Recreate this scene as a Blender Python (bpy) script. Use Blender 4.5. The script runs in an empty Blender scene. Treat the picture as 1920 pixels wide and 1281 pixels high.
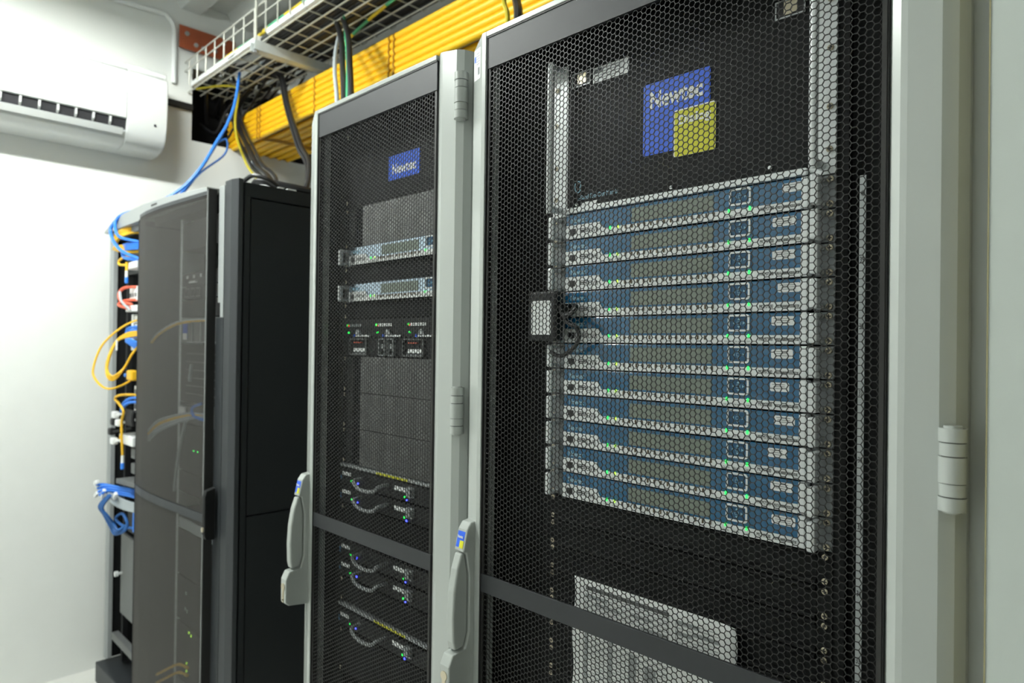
import bpy, math, random
from mathutils import Matrix, Vector
S = bpy.context.scene
COL = S.collection
random.seed(7)
Z0 = 1.66            # floor level below the datum (centre of the topmost modulator)
U = .04445           # one rack unit

# ------------------------------------------------------------------ camera
cam_d = bpy.data.cameras.new('camera'); cam = bpy.data.objects.new('camera', cam_d); COL.objects.link(cam)
S.camera = cam
yaw, pit, rol = 0.779351806, 0.00603504506, 0.0132719978
fw = Vector((-math.sin(yaw)*math.cos(pit), math.cos(yaw)*math.cos(pit), math.sin(pit)))
rt = Vector((math.cos(yaw), math.sin(yaw), 0)); up = rt.cross(fw)
rt2 = rt*math.cos(rol)+up*math.sin(rol); up2 = -rt*math.sin(rol)+up*math.cos(rol)
m = Matrix((rt2, up2, -fw)).transposed().to_4x4()
m.translation = Vector((0.55356242, -0.90850333, -0.20519508+Z0))
cam.matrix_world = m
cam_d.sensor_fit = 'HORIZONTAL'; cam_d.sensor_width = 36; cam_d.lens = 23.636
cam_d.clip_start = .02; cam_d.clip_end = 50
cam_d.dof.use_dof = True; cam_d.dof.focus_distance = .98; cam_d.dof.aperture_fstop = 5.0

# ------------------------------------------------------------------ world, lamps, exposure
W = bpy.data.worlds.new('world'); S.world = W; W.use_nodes = True
W.node_tree.nodes['Background'].inputs[0].default_value = (.6, .68, .66, 1)
W.node_tree.nodes['Background'].inputs[1].default_value = .05
# the twin ceiling fixture and a dim added fill lamp light the room; their glowing tubes are built with the setting below
LAMPS = [(-1.65, -1.02, 1.27, 310.0, 2), (0.95, -1.65, 1.27, 26.0, 1)]     # x, y, z, tube brightness, tubes
S.view_settings.view_transform = 'Standard'; S.view_settings.look = 'None'
S.view_settings.exposure = 0.0; S.view_settings.gamma = 1.0; S.view_settings.use_curve_mapping = False
S.cycles.max_bounces = 8; S.cycles.diffuse_bounces = 4; S.cycles.glossy_bounces = 4
S.cycles.sample_clamp_indirect = 6

# ------------------------------------------------------------------ materials
def lin(c):
    return tuple((x/255/12.92 if x/255 <= .04045 else ((x/255+.055)/1.055)**2.4) for x in c)
def mat(name, rgb, rough=.5, metal=0., spec=.5, noise=0., nscale=30., bump=0., coat=0., emit=0.):
    M = bpy.data.materials.new(name); M.use_nodes = True
    nt = M.node_tree; b = nt.nodes['Principled BSDF']; c = lin(rgb)
    b.inputs['Base Color'].default_value = (*c, 1); b.inputs['Roughness'].default_value = rough
    b.inputs['Metallic'].default_value = metal; b.inputs['Specular IOR Level'].default_value = spec
    b.inputs['Coat Weight'].default_value = coat; b.inputs['Coat Roughness'].default_value = .06
    if emit:
        b.inputs['Emission Color'].default_value = (*c, 1); b.inputs['Emission Strength'].default_value = emit
    if noise or bump:
        tc = nt.nodes.new('ShaderNodeTexCoord'); n = nt.nodes.new('ShaderNodeTexNoise'); n.inputs['Scale'].default_value = nscale
        n.inputs['Detail'].default_value = 5
        nt.links.new(tc.outputs['Object'], n.inputs['Vector'])
        if noise:
            mx = nt.nodes.new('ShaderNodeMix'); mx.data_type = 'RGBA'
            mx.inputs['A'].default_value = (*[x*(1-noise) for x in c], 1); mx.inputs['B'].default_value = (*[min(1, x*(1+noise)) for x in c], 1)
            nt.links.new(n.outputs['Fac'], mx.inputs['Factor']); nt.links.new(mx.outputs['Result'], b.inputs['Base Color'])
        if bump:
            bp = nt.nodes.new('ShaderNodeBump'); bp.inputs['Strength'].default_value = bump; bp.inputs['Distance'].default_value = .004
            nt.links.new(n.outputs['Fac'], bp.inputs['Height']); nt.links.new(bp.outputs['Normal'], b.inputs['Normal'])
    return M
M_wall = mat('white_plaster', (232, 234, 231), .75, noise=.03, nscale=9, bump=.12)
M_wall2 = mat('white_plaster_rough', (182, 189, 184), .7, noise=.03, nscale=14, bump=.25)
M_edge = mat('ochre_caulk', (150, 142, 104), .7)
M_hole = mat('dark_cavity', (22, 20, 20), .9, noise=.4, nscale=14)
M_ceil = mat('grey_ceiling_sheet', (222, 225, 222), .7, noise=.12, nscale=7, bump=.2)
M_floor = mat('pale_floor_tile', (224, 224, 219), .5, noise=.1, nscale=6)
M_rack = mat('light_grey_lacquer', (162, 167, 163), .3, coat=.5)
M_rackd = mat('light_grey_lacquer_matt', (178, 183, 180), .45)  # carcass lacquer, paler and duller than the door lacquer
M_seal = mat('black_rubber', (20, 20, 20), .6)
M_band = mat('charcoal_sheet', (44, 46, 48), .55, spec=.3, noise=.05, nscale=80)
M_hex = mat('dark_perforated_steel', (36, 36, 35), .45, spec=.35)
M_in = mat('black_interior', (13, 14, 15), .7, spec=.2, noise=.08, nscale=20)
M_blk = mat('black_powder_coat', (17, 18, 19), .6, spec=.18, noise=.1, nscale=150)
M_blkg = mat('black_gloss_panel', (34, 35, 37), .1, spec=.8, coat=1.)
M_screw = mat('zinc_screw', (196, 186, 164), .3, metal=.9)
M_alu = mat('brushed_aluminium', (232, 235, 236), .32, metal=.2, noise=.02, nscale=120)
M_steel = mat('plain_steel', (168, 172, 174), .38, metal=.35, noise=.05, nscale=60)
M_ear = mat('ear_steel', (118, 122, 124), .4, metal=.3)
M_bluef = mat('blue_fascia', (10, 88, 130), .18, spec=.6, coat=.5)
M_disp = mat('grey_display', (116, 126, 116), .22, coat=.3)
M_key = mat('keypad_blue', (18, 76, 112), .4)
M_txtl = mat('pale_lettering', (150, 190, 208), .5)
M_txtk = mat('black_ink', (18, 18, 20), .6)
M_gink = mat('grey_ink', (120, 124, 126), .7)
M_white = mat('white_plastic', (236, 238, 238), .4)
M_paper = mat('white_paper', (240, 242, 241), .8, noise=.02, nscale=40)
M_logo = mat('logo_blue', (32, 90, 214), .45)
M_logoy = mat('logo_yellow', (206, 204, 28), .45)
M_txtw = mat('white_lettering', (232, 234, 230), .5)
M_led = mat('green_led', (40, 255, 90), .3, emit=2.2)
M_led2 = mat('lime_led', (190, 255, 70), .3, emit=2)
M_ledb = mat('blue_led', (60, 70, 255), .3, emit=6)
M_ledr = mat('red_led', (255, 70, 40), .3, emit=.6)
M_port = mat('black_socket', (14, 14, 16), .5)
M_stud = mat('bronze_stud', (104, 92, 76), .4, metal=.5)
M_yel = mat('yellow_conduit', (248, 194, 24), .45, noise=.04, nscale=4)
M_yelc = mat('yellow_cable', (232, 182, 36), .45)
M_oran = mat('orange_tie', (176, 124, 20), .6)
M_blue = mat('blue_cable', (52, 126, 226), .4)
M_dblue = mat('dark_blue_cable', (36, 92, 158), .45)
M_black = mat('black_cable', (30, 30, 32), .42)
M_gry = mat('grey_cable', (176, 184, 188), .5)
M_red = mat('coral_cable', (226, 104, 78), .5)
M_grn = mat('green_wire', (70, 170, 120), .5)
M_gy = mat('green_yellow_wire', (190, 176, 44), .5)
M_wire = mat('zinc_wire', (206, 206, 196), .4, metal=.3)
M_galv = mat('galvanised_sheet', (206, 213, 213), .4, metal=.2, noise=.1, nscale=40)
M_cop = mat('earth_bar_copper', (170, 88, 56), .45, metal=.35, noise=.25, nscale=18)
M_ac = mat('white_ac_plastic', (208, 211, 209), .3, coat=.2)
M_acd = mat('ac_dark_slot', (28, 28, 32), .6)
M_dark = mat('anthracite_lacquer', (46, 49, 52), .45, spec=.3, noise=.06, nscale=90)
M_dark2 = mat('anthracite_side', (25, 28, 30), .55, spec=.25, noise=.08, nscale=160)
M_darkl = mat('grey_trim', (150, 154, 154), .45)
M_fine = mat('fine_mesh_steel', (70, 68, 65), .5, spec=.4)
M_gear = mat('dark_gear', (26, 27, 29), .5, spec=.3, noise=.15, nscale=50)
M_gear2 = mat('grey_gear', (96, 98, 98), .5, noise=.1, nscale=40)

# ------------------------------------------------------------------ mesh helpers
class MB:
    def __init__(s): s.v = []; s.f = []; s.sm = []
    def add(s, vs, fs, smooth=False):
        b = len(s.v); s.v += [tuple(p) for p in vs]
        for f in fs: s.f.append(tuple(b+i for i in f)); s.sm.append(smooth)
        return s
    def box(s, x0, x1, y0, y1, z0, z1):
        v = [(x, y, z) for x in (x0, x1) for y in (y0, y1) for z in (z0, z1)]
        return s.add(v, [(0, 1, 3, 2), (4, 6, 7, 5), (0, 4, 5, 1), (2, 3, 7, 6), (0, 2, 6, 4), (1, 5, 7, 3)])
    def prism(s, poly, axis, a, b, smooth=False):
        # poly in the two remaining axes (in x,y,z order)
        n = len(poly)
        def P(q, t):
            q = list(q); q.insert(axis, t); return q
        vs = [P(q, a) for q in poly]+[P(q, b) for q in poly]
        s.add(vs, [tuple(range(n))[::-1], tuple(range(n, 2*n))])
        b0 = len(s.v)-2*n
        for i in range(n):
            j = (i+1) % n; s.f.append((b0+i, b0+j, b0+n+j, b0+n+i)); s.sm.append(smooth)
        return s
    def rrect(s, x0, x1, z0, z1, r, y0, y1, k=4):
        return s.prism(rr(x0, x1, z0, z1, r, k), 1, y0, y1)
    def ring(s, x0, x1, z0, z1, r, t, y0, y1, k=4):
        o = rr(x0, x1, z0, z1, r, k); i = rr(x0+t, x1-t, z0+t, z1-t, max(r-t, .0003), k); n = len(o)
        vs = [(p[0], y0, p[1]) for p in o]+[(p[0], y0, p[1]) for p in i]+[(p[0], y1, p[1]) for p in o]+[(p[0], y1, p[1]) for p in i]
        fs = []
        for a in range(n):
            b = (a+1) % n
            fs += [(a, b, n+b, n+a), (2*n+a, 3*n+a, 3*n+b, 2*n+b), (a, 2*n+a, 2*n+b, b), (n+a, n+b, 3*n+b, 3*n+a)]
        return s.add(vs, fs)
    def tube(s, pts, r, n=8, spline=True, sub=6, flat=1.0):
        P = [Vector(p) for p in pts]
        if spline and len(P) > 2:
            Q = []
            for i in range(len(P)-1):
                p0 = P[max(i-1, 0)]; p1 = P[i]; p2 = P[i+1]; p3 = P[min(i+2, len(P)-1)]
                for k in range(sub):
                    t = k/sub
                    Q.append(.5*((2*p1)+(p2-p0)*t+(2*p0-5*p1+4*p2-p3)*t*t+(3*p1-p0-3*p2+p3)*t**3))
            Q.append(P[-1]); P = Q
        vs = []; N = None
        for i, p in enumerate(P):
            T = (P[min(i+1, len(P)-1)]-P[max(i-1, 0)])
            if T.length < 1e-9: T = Vector((0, 0, 1))
            T.normalize()
            if N is None:
                a = Vector((0, 0, 1)) if abs(T.z) < .9 else Vector((0, 1, 0)); N = T.cross(a).normalized()
            N = (N-T*N.dot(T))
            N = N.normalized() if N.length > 1e-6 else T.orthogonal().normalized()
            B = T.cross(N)
            for k in range(n):
                a = 2*math.pi*k/n; vs.append(p+N*(r*math.cos(a))+B*(r*flat*math.sin(a)))
        fs = []
        for i in range(len(P)-1):
            for k in range(n):
                fs.append((i*n+k, i*n+(k+1) % n, (i+1)*n+(k+1) % n, (i+1)*n+k))
        s.add(vs, fs, True)
        L = (len(P)-1)*n
        s.add([vs[k] for k in range(n)]+[vs[L+k] for k in range(n)], [tuple(range(n))[::-1], tuple(range(n, 2*n))])
        return s
    def cyl(s, c, axis, r, h, n=16, r2=None):
        r2 = r if r2 is None else r2; vs = []
        for t, rad in ((0, r), (h, r2)):
            for k in range(n):
                a = 2*math.pi*k/n; q = [rad*math.cos(a), rad*math.sin(a)]; q.insert(axis, t)
                vs.append((c[0]+q[0], c[1]+q[1], c[2]+q[2]))
        s.add(vs, [tuple(range(n))[::-1], tuple(range(n, 2*n))])
        b = len(s.v)-2*n
        for k in range(n): s.f.append((b+k, b+(k+1) % n, b+n+(k+1) % n, b+n+k)); s.sm.append(True)
        return s
    def build(s, name, material, parent=None, bev=0., seg=2):
        root = parent
        while root is not None and root.parent: root = root.parent
        if root is not None: off = Vector(root['_org'])
        else:
            xs = [p[0] for p in s.v]; ys = [p[1] for p in s.v]; zs = [p[2] for p in s.v]
            off = Vector(((min(xs)+max(xs))/2, (min(ys)+max(ys))/2, min(zs)))
        me = bpy.data.meshes.new(name)
        me.from_pydata([(p[0]-off.x, p[1]-off.y, p[2]-off.z) for p in s.v], [], s.f)
        me.polygons.foreach_set('use_smooth', s.sm); me.update()
        if any(s.sm) and not all(s.sm): me.set_sharp_from_angle(angle=.7)
        return link(name, me, material, parent, off, bev, seg)
def link(name, me, material, parent, off, bev=0., seg=2):
    if material is not None and not me.materials: me.materials.append(material)
    o = bpy.data.objects.new(name, me); COL.objects.link(o)
    if parent is not None: o.parent = parent
    else: o.location = (off.x, off.y, off.z+Z0)
    if bev:
        md = o.modifiers.new('bevel', 'BEVEL'); md.width = bev; md.segments = seg; md.limit_method = 'ANGLE'; md.angle_limit = .7
        md.harden_normals = False
    return o
def rr(x0, x1, z0, z1, r, k=4):
    out = []
    for cx, cz, a0 in ((x1-r, z1-r, 0), (x0+r, z1-r, 90), (x0+r, z0+r, 180), (x1-r, z0+r, 270)):
        for i in range(k+1):
            a = math.radians(a0+90*i/k); out.append((cx+r*math.cos(a), cz+r*math.sin(a)))
    return out
def tag(o, label, cat, group=None, kind=None):
    o['label'] = label; o['category'] = cat
    if group: o['group'] = group
    if kind: o['kind'] = kind
    return o
def thing(name, label, cat, org, group=None):
    o = bpy.data.objects.new(name, None); COL.objects.link(o); o.empty_display_size = .05
    o.location = (org[0], org[1], org[2]+Z0); o['_org'] = [float(x) for x in org]
    return tag(o, label, cat, group)
def structure(name, mb, material):
    o = mb.build(name, material); o['kind'] = 'structure'; return o
CHILD = {}
def copy_tree(o, parent=None):
    c = o.copy(); COL.objects.link(c)
    if parent is not None: c.parent = parent
    for ch in list(o.children): copy_tree(ch, c)
    return c
def dup(root, org, label, group=None):
    c = copy_tree(root); c.location = (org[0], org[1], org[2]+Z0); c['_org'] = [float(x) for x in org]; c['label'] = label
    if group: c['group'] = group
    return c
_fc = {}
def text_mesh(body, bold):
    k = (body, bold)
    if k not in _fc:
        cu = bpy.data.curves.new('txt', 'FONT'); cu.body = body; cu.size = 1; cu.offset = bold; cu.extrude = .01; cu.resolution_u = 3
        o = bpy.data.objects.new('txt', cu); COL.objects.link(o)
        dg = bpy.context.evaluated_depsgraph_get(); me = bpy.data.meshes.new_from_object(o.evaluated_get(dg))
        vs = [tuple(v.co) for v in me.vertices]; fs = [tuple(p.vertices) for p in me.polygons]
        bpy.data.objects.remove(o); bpy.data.curves.remove(cu); bpy.data.meshes.remove(me)
        _fc[k] = (vs, fs)
    return _fc[k]
def text(name, body, x0, x1, z0, z1, y, material, parent, bold=.0, th=.0003, axis='front'):
    vs, fs = text_mesh(body, bold)
    xa, xb = min(v[0] for v in vs), max(v[0] for v in vs); ya, yb = min(v[1] for v in vs), max(v[1] for v in vs)
    out = []
    for v in vs:
        out.append((x0+(v[0]-xa)/(xb-xa)*(x1-x0), y-(th if v[2] > 0 else 0), z0+(v[1]-ya)/(yb-ya)*(z1-z0)))
    return MB().add(out, fs).build(name, material, parent)
def cable(name, label, cat, pts, r, material, group=None, n=8, sub=6):
    return tag(MB().tube(pts, r, n, sub=sub).build(name, material), label, cat, group)
def screw_mb(x, y, z, r=.0042):
    b = MB(); b.cyl((x, y-.0022, z), 1, r, .0022, 14)
    return b
SCREW = {}
def screw(x, y, z, parent, r=.0042):
    # pan head with a cross recess
    o = screw_mb(x, y, z, r).build('screw', M_screw, parent, .0006, 1)
    b = MB(); t = r*.16; L = r*.62
    b.box(x-L, x+L, y-.0026, y-.0020, z-t, z+t); b.box(x-t, x+t, y-.0026, y-.0020, z-L, z+L)
    b.build('cross_recess', M_port, o)
    return o
def hexmesh(x0, x1, z0, z1, y, p, wire, th):
    Rc = p/math.sqrt(3); s = 1.5*Rc; r = Rc*(1-wire/p)
    nx = int((x1-x0)/s); nz = int((z1-z0)/p)
    offx = (x1-x0-(nx-1)*s)/2
    ang = [math.radians(60*k) for k in range(6)]
    co = [(Rc*math.cos(a), Rc*math.sin(a)) for a in ang]; ci = [(r*math.cos(a), r*math.sin(a)) for a in ang]
    vs = []; fs = []
    for i in range(nx):
        cx = x0+offx+i*s
        for j in range(nz):
            cz = z0+p*(j+.5)+(p/2 if i % 2 else 0)
            if cz > z1-p*.4: continue
            b = len(vs)
            for (a, c) in co: vs.append((cx+a, y, cz+c))
            for (a, c) in ci: vs.append((cx+a, y, cz+c))
            for (a, c) in ci: vs.append((cx+a, y+th, cz+c))
            for (a, c) in co: vs.append((cx+a, y+th, cz+c))
            for k in range(6):
                l = (k+1) % 6
                fs.append((b+k, b+l, b+6+l, b+6+k)); fs.append((b+6+k, b+6+l, b+12+l, b+12+k)); fs.append((b+12+k, b+12+l, b+18+l, b+18+k))
    return MB().add(vs, fs)

# ------------------------------------------------------------------ the setting
XL, XR, YF, YB, ZC, ZF = -2.85, 3.2, -2.4, 1.5, 1.39, -Z0
w = MB(); hy0, hy1, hz0, hz1 = .305, .95, .77, 1.12
zt = ZC+.08
for (a, b, c, d) in ((YF, hy0, ZF, zt), (hy1, YB, ZF, zt), (hy0, hy1, ZF, hz0), (hy0, hy1, hz1, zt)):
    w.box(XL-.12, XL, a, b, c, d)
structure('wall_left', w, M_wall)
w = MB(); w.box(XL-.30, XL-.28, hy0-.05, hy1+.05, hz0-.05, hz1+.05)
w.box(XL-.28, XL-.12, hy0-.05, hy0, hz0, hz1); w.box(XL-.28, XL-.12, hy1, hy1+.05, hz0, hz1)
w.box(XL-.28, XL-.12, hy0-.05, hy1+.05, hz0-.05, hz0); w.box(XL-.28, XL-.12, hy0-.05, hy1+.05, hz1, hz1+.05)
# ragged dark lining of the opening
w.box(XL-.119, XL-.001, hy0+.0005, hy0+.004, hz0+.001, hz1-.001); w.box(XL-.119, XL-.001, hy1-.004, hy1-.0005, hz0+.001, hz1-.001)
structure('trim_1', w, M_hole)
structure('wall_back', MB().box(XL, XR, YB, YB+.1, ZF, zt), M_wall)
structure('wall_front', MB().box(XL, XR, YF-.1, YF, ZF, zt), M_wall)
structure('wall_right', MB().box(XR, XR+.1, YF, YB, ZF, zt), M_wall)
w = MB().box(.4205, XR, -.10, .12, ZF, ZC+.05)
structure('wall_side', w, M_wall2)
structure('trim_2', MB().box(.4192, .4204, -.1008, .1, ZF, ZC), M_edge)
structure('floor', MB().box(XL-.1, XR+.1, YF-.1, YB+.1, ZF-.1, ZF), M_floor)
c = MB(); poly = []; y = YF-.1
while y < YB+.1:
    poly += [(y, ZC), (y+.09, ZC), (y+.125, ZC+.05), (y+.215, ZC+.05)]; y += .25
top = [(poly[-1][0], ZC+.15), (poly[0][0], ZC+.15)]
vs = []; n = len(poly)
for x in (XL-.1, XR+.1):
    vs += [(x, p[0], p[1]) for p in poly]+[(x, p[0], ZC+.15) for p in poly]
fs = []
for i in range(n-1):
    fs += [(i, i+1, 2*n+i+1, 2*n+i), (n+i, 3*n+i, 3*n+i+1, n+i+1), (i, n+i, n+i+1, i+1), (2*n+i, 2*n+i+1, 3*n+i+1, 3*n+i)]
structure('ceiling', c.add(vs, fs), M_ceil)
for k, (lx, ly, lz, lw, nt_) in enumerate(LAMPS):
    t = thing('ceiling_lamp', ['twin-tube ceiling lamp over the aisle by the left wall', 'added single-tube fill lamp over the aisle behind the camera'][k], 'lamp', (lx, ly, lz), 'ceiling lamps over the aisle')
    tm = mat('lamp_tube', (250, 255, 250), .4, emit=lw)
    # the twin fixture runs along the left wall, the added fill lamp along the rack row
    if nt_ == 2:
        # trough housing: the side skirts keep the direct light off the ceiling and the top of the wall
        MB().prism([(lx-.115, lz-.006), (lx-.112, lz-.006), (lx-.09, lz+.04), (lx+.09, lz+.04), (lx+.112, lz-.006), (lx+.115, lz-.006), (lx+.09, lz+.11), (lx-.09, lz+.11)], 1, ly-.64, ly+.64).build('housing', M_white, t)
        for q in (-.045, .045): MB().tube([(lx+q, ly-.6, lz+.006), (lx+q, ly+.6, lz+.006)], .013, 10, False).build('tube', tm, t)
    else:
        MB().prism([(ly-.075, lz-.012), (ly-.072, lz-.012), (ly-.05, lz+.04), (ly+.05, lz+.04), (ly+.072, lz-.012), (ly+.075, lz-.012), (ly+.05, lz+.11), (ly-.05, lz+.11)], 0, lx-.64, lx+.64).build('housing', M_white, t)
        MB().tube([(lx-.6, ly, lz+.006), (lx+.6, ly, lz+.006)], .013, 10, False).build('tube', tm, t)

# ------------------------------------------------------------------ air conditioner and wall fittings
ax0, ay0, ay1 = XL, -.86, .125
ac = thing('air_conditioner', 'white wall-mounted split air conditioner on the left wall', 'air conditioner', (XL, -.37, .64))
prof = [(XL, .985), (-2.655, .985), (-2.645, .975), (-2.645, .955), (-2.632, .945), (-2.626, .90), (-2.627, .80), (-2.63, .745), (-2.648, .722), (-2.672, .735), (-2.70, .70), (-2.672, .694), (-2.65, .69), (-2.66, .665), (-2.69, .643), (-2.76, .632), (XL, .632)]
def acprism(pr, a, b): return MB().prism([(x, z) for x, z in pr], 1, a, b, True)
solid = [(XL, .985), (-2.655, .985), (-2.646, .975), (-2.646, .955), (-2.632, .945), (-2.626, .90), (-2.627, .80), (-2.633, .735), (-2.645, .69), (-2.662, .663), (-2.69, .643), (-2.76, .632), (XL, .632)]
# right end block is solid; the outlet slot is cut between -.82 and -.04
b = acprism(solid, -.035, ay1); b.prism(solid, 1, ay0, -.82, True)
upp = [(XL, .985), (-2.655, .985), (-2.646, .975), (-2.646, .955), (-2.632, .945), (-2.626, .90), (-2.627, .80), (-2.631, .742), (-2.70, .742), (-2.72, .70), (-2.655, .697), (-2.662, .663), (-2.69, .643), (-2.76, .632), (XL, .632)]
b.prism(upp, 1, -.82, -.035, True)
b.build('casing', M_ac, ac, .004, 2)
b = MB(); b.prism([(-2.69, .741), (-2.645, .741), (-2.655, .70), (-2.70, .70)], 1, -.82, -.036); b.build('outlet_cavity', M_acd, ac)
for k in range(12):
    yv = -.10-k*.062
    b = MB(); b.prism([(-2.688, .739), (-2.636, .739), (-2.640, .716), (-2.66, .701), (-2.69, .703)], 1, yv, yv+.007)
    o = b.build('air_vane', M_ac, ac); 
b = MB(); b.box(-2.6495, -2.6405, ay0+.02, ay1-.015, .9475, .953); b.build('panel_gap', M_acd, ac)
b = MB(); b.prism([(-2.642, .700), (-2.628, .694), (-2.646, .672), (-2.652, .674)], 1, -.81, -.05); b.build('louver', M_ac, ac)
b = MB(); b.box(-2.6335, -2.6285, .070, .078, .733, .742); b.build('sensor_window', M_acd, ac)
tag(MB().tube([(XL+.012, -1.4, 1.27), (XL+.012, -.45, 1.305), (XL+.012, .12, 1.332), (XL+.012, .18, 1.328), (XL+.012, .213, 1.29), (XL+.012, .217, 1.2), (XL+.012, .217, 1.02)], .011, 10).build('wall_conduit', M_white), 'white plastic conduit bent down the wall above the air conditioner', 'conduit')
cb = thing('earth_bar', 'copper coloured earth bar bolted to the wall beside the cable tray', 'earth bar', (XL+.02, .35, 1.2))
b = MB(); b.box(XL+.018, XL+.026, .235, .50, 1.195, 1.303); b.build('bar', M_cop, cb, .001)
for yy in (.262, .475): MB().cyl((XL, yy, 1.25), 0, .012, .018, 10).build('standoff', M_seal, cb)
for yy, zz in ((.268, 1.268), (.31, 1.225), (.345, 1.22), (.40, 1.225), (.44, 1.275), (.46, 1.22)):
    MB().cyl((XL+.026, yy, zz), 0, .011, .006, 6).build('bolt', M_steel, cb)
sl = MB(); sl.box(XL, XL+.03, .19, .302, .910, .936)
sa = tag(sl.build('slotted_angle', M_seal), 'black slotted steel angle on the wall between air conditioner and wall opening', 'bracket')

# ------------------------------------------------------------------ basket cable tray over the racks
ZT = .995
tr = thing('cable_tray', 'zinc wire basket cable tray running under the ceiling above the racks', 'cable tray', (-1, .43, ZT))
wy = [.285, .343, .397, .45, .505, .558]
for yy in wy: MB().tube([(XL+.005, yy, ZT), (1.6, yy, ZT)], .0036, 6, False).build('bottom_wire', M_wire, tr)
for yy, sgn in ((.27, -1), (.60, 1)):
    for dz in (.098, .141):
        MB().tube([(XL+.005, yy, ZT+dz), (1.6, yy, ZT+dz)], .0032, 6, False).build('side_wire', M_wire, tr)
x = XL+.06
while x < 1.6:
    MB().tube([(x, .27, ZT+.143), (x, .27, ZT+.02), (x, .287, ZT+.006), (x, .583, ZT+.006), (x, .60, ZT+.02), (x, .60, ZT+.143)], .003, 6, False).build('cross_wire', M_wire, tr)
    x += .1
for xx in (-2.05, 0.1):
    br = thing('tray_bracket', 'grey steel channel bracket hung under the basket tray' + (' at the wall end' if xx < -1 else ' over the right white rack'), 'bracket', (xx, .44, ZT-.03), 'steel channels carrying the basket tray')
    b = MB(); b.prism([(xx-.02, ZT-.045), (xx+.02, ZT-.045), (xx+.02, ZT-.008), (xx+.017, ZT-.008), (xx+.017, ZT-.042), (xx-.017, ZT-.042), (xx-.017, ZT-.008), (xx-.02, ZT-.008)][:], 1, .245, .635)
    b.build('channel', M_galv, br)
    MB().tube([(xx, .258, ZT-.04), (xx, .258, ZC+.05)], .005, 8, False).build('threaded_rod', M_wire, br)
    MB().cyl((xx, .258, ZT-.052), 2, .011, .008, 6).build('nut', M_steel, br)
for k, (xa, xb) in enumerate(((-2.78, -2.075), (-1.99, 1.5))):
    b = MB(); b.box(xa, xb, .2735, .2965, ZT+.0095, ZT+.032)
    tag(b.build('white_trunking', M_white, None, .002), ['short white cable duct on the front edge of the tray by the wall', 'long white cable duct on the front edge of the tray above the white racks'][k], 'cable duct', 'white ducts along the tray edge')
# earth wires, striped green and yellow
M_strip = bpy.data.materials.new('striped_sheath'); M_strip.use_nodes = True
nt = M_strip.node_tree; bs = nt.nodes['Principled BSDF']; bs.inputs['Roughness'].default_value = .5
g_ = nt.nodes.new('ShaderNodeNewGeometry'); sx = nt.nodes.new('ShaderNodeSeparateXYZ'); ad = nt.nodes.new('ShaderNodeMath'); ad.operation = 'MULTIPLY_ADD'
ad.inputs[1].default_value = 3.6; fr = nt.nodes.new('ShaderNodeMath'); fr.operation = 'FRACT'; gt_ = nt.nodes.new('ShaderNodeMath'); gt_.operation = 'GREATER_THAN'; gt_.inputs[1].default_value = .5
mx = nt.nodes.new('ShaderNodeMix'); mx.data_type = 'RGBA'; mx.inputs['A'].default_value = (*lin((214, 190, 40)), 1); mx.inputs['B'].default_value = (*lin((70, 165, 120)), 1)
nt.links.new(g_.outputs['Position'], sx.inputs[0]); nt.links.new(sx.outputs['X'], ad.inputs[0]); nt.links.new(sx.outputs['Z'], ad.inputs[2])
nt.links.new(ad.outputs[0], fr.inputs[0]); nt.links.new(fr.outputs[0], gt_.inputs[0]); nt.links.new(gt_.outputs[0], mx.inputs['Factor']); nt.links.new(mx.outputs['Result'], bs.inputs['Base Color'])
def striped(label, pts, r, name='earth_wire', material=None):
    return cable(name, label, 'wire', pts, r, material or M_strip)
striped('green and yellow earth wire lying along the front side of the tray', [(-2.8, .30, ZT+.03), (-2.4, .285, ZT+.04), (-2.05, .29, ZT+.04), (-1.7, .285, ZT+.045), (1.4, .29, ZT+.045)], .006)
striped('green and yellow earth wire along the middle of the tray underside', [(-1.85, .52, ZT-.008), (-1.6, .47, ZT-.008), (-1.2, .43, ZT-.009), (-.4, .42, ZT-.009)], .006)
G = 'black cables lying in the basket tray'
for k in range(17):
    y = .302+k*.0172; zz = ZT+.0165+(k % 2)*.004; j = lambda s: random.uniform(-s, s)
    pts = [(XL-.15, y+.12+j(.05), ZT-.02+j(.07)), (-2.74, y+.05+j(.04), zz+abs(j(.03))), (-2.55, y+j(.03), zz+abs(j(.03))), (-2.35, y+j(.025), zz+abs(j(.03))), (-2.15, y+j(.015), zz+.004), (-1.95, y, zz), (-1.2, y, zz), (0, y, zz), (1.55, y, zz)]
    if k == 0: pts[0] = (XL-.1, .36, ZT+.05)
    cable('tray_cable', 'black cable lying lengthwise among others in the wire basket tray', 'cable', pts, .0078, M_black, G, 7)
for k in range(5):
    j = lambda s: random.uniform(-s, s); y = .34+k*.05
    cable('tray_flex', 'thin pale cable tangled in the wall end of the basket tray', 'cable', [(XL-.12, y+.15, .95+j(.05)), (-2.7, y+.08+j(.03), ZT+.03), (-2.5, y+j(.05), ZT+.015), (-2.3, y+j(.05), ZT+.04), (-2.1, y+j(.03), ZT+.045)], .004, M_gry, 'thin pale cables in the tray end', 6)
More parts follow.
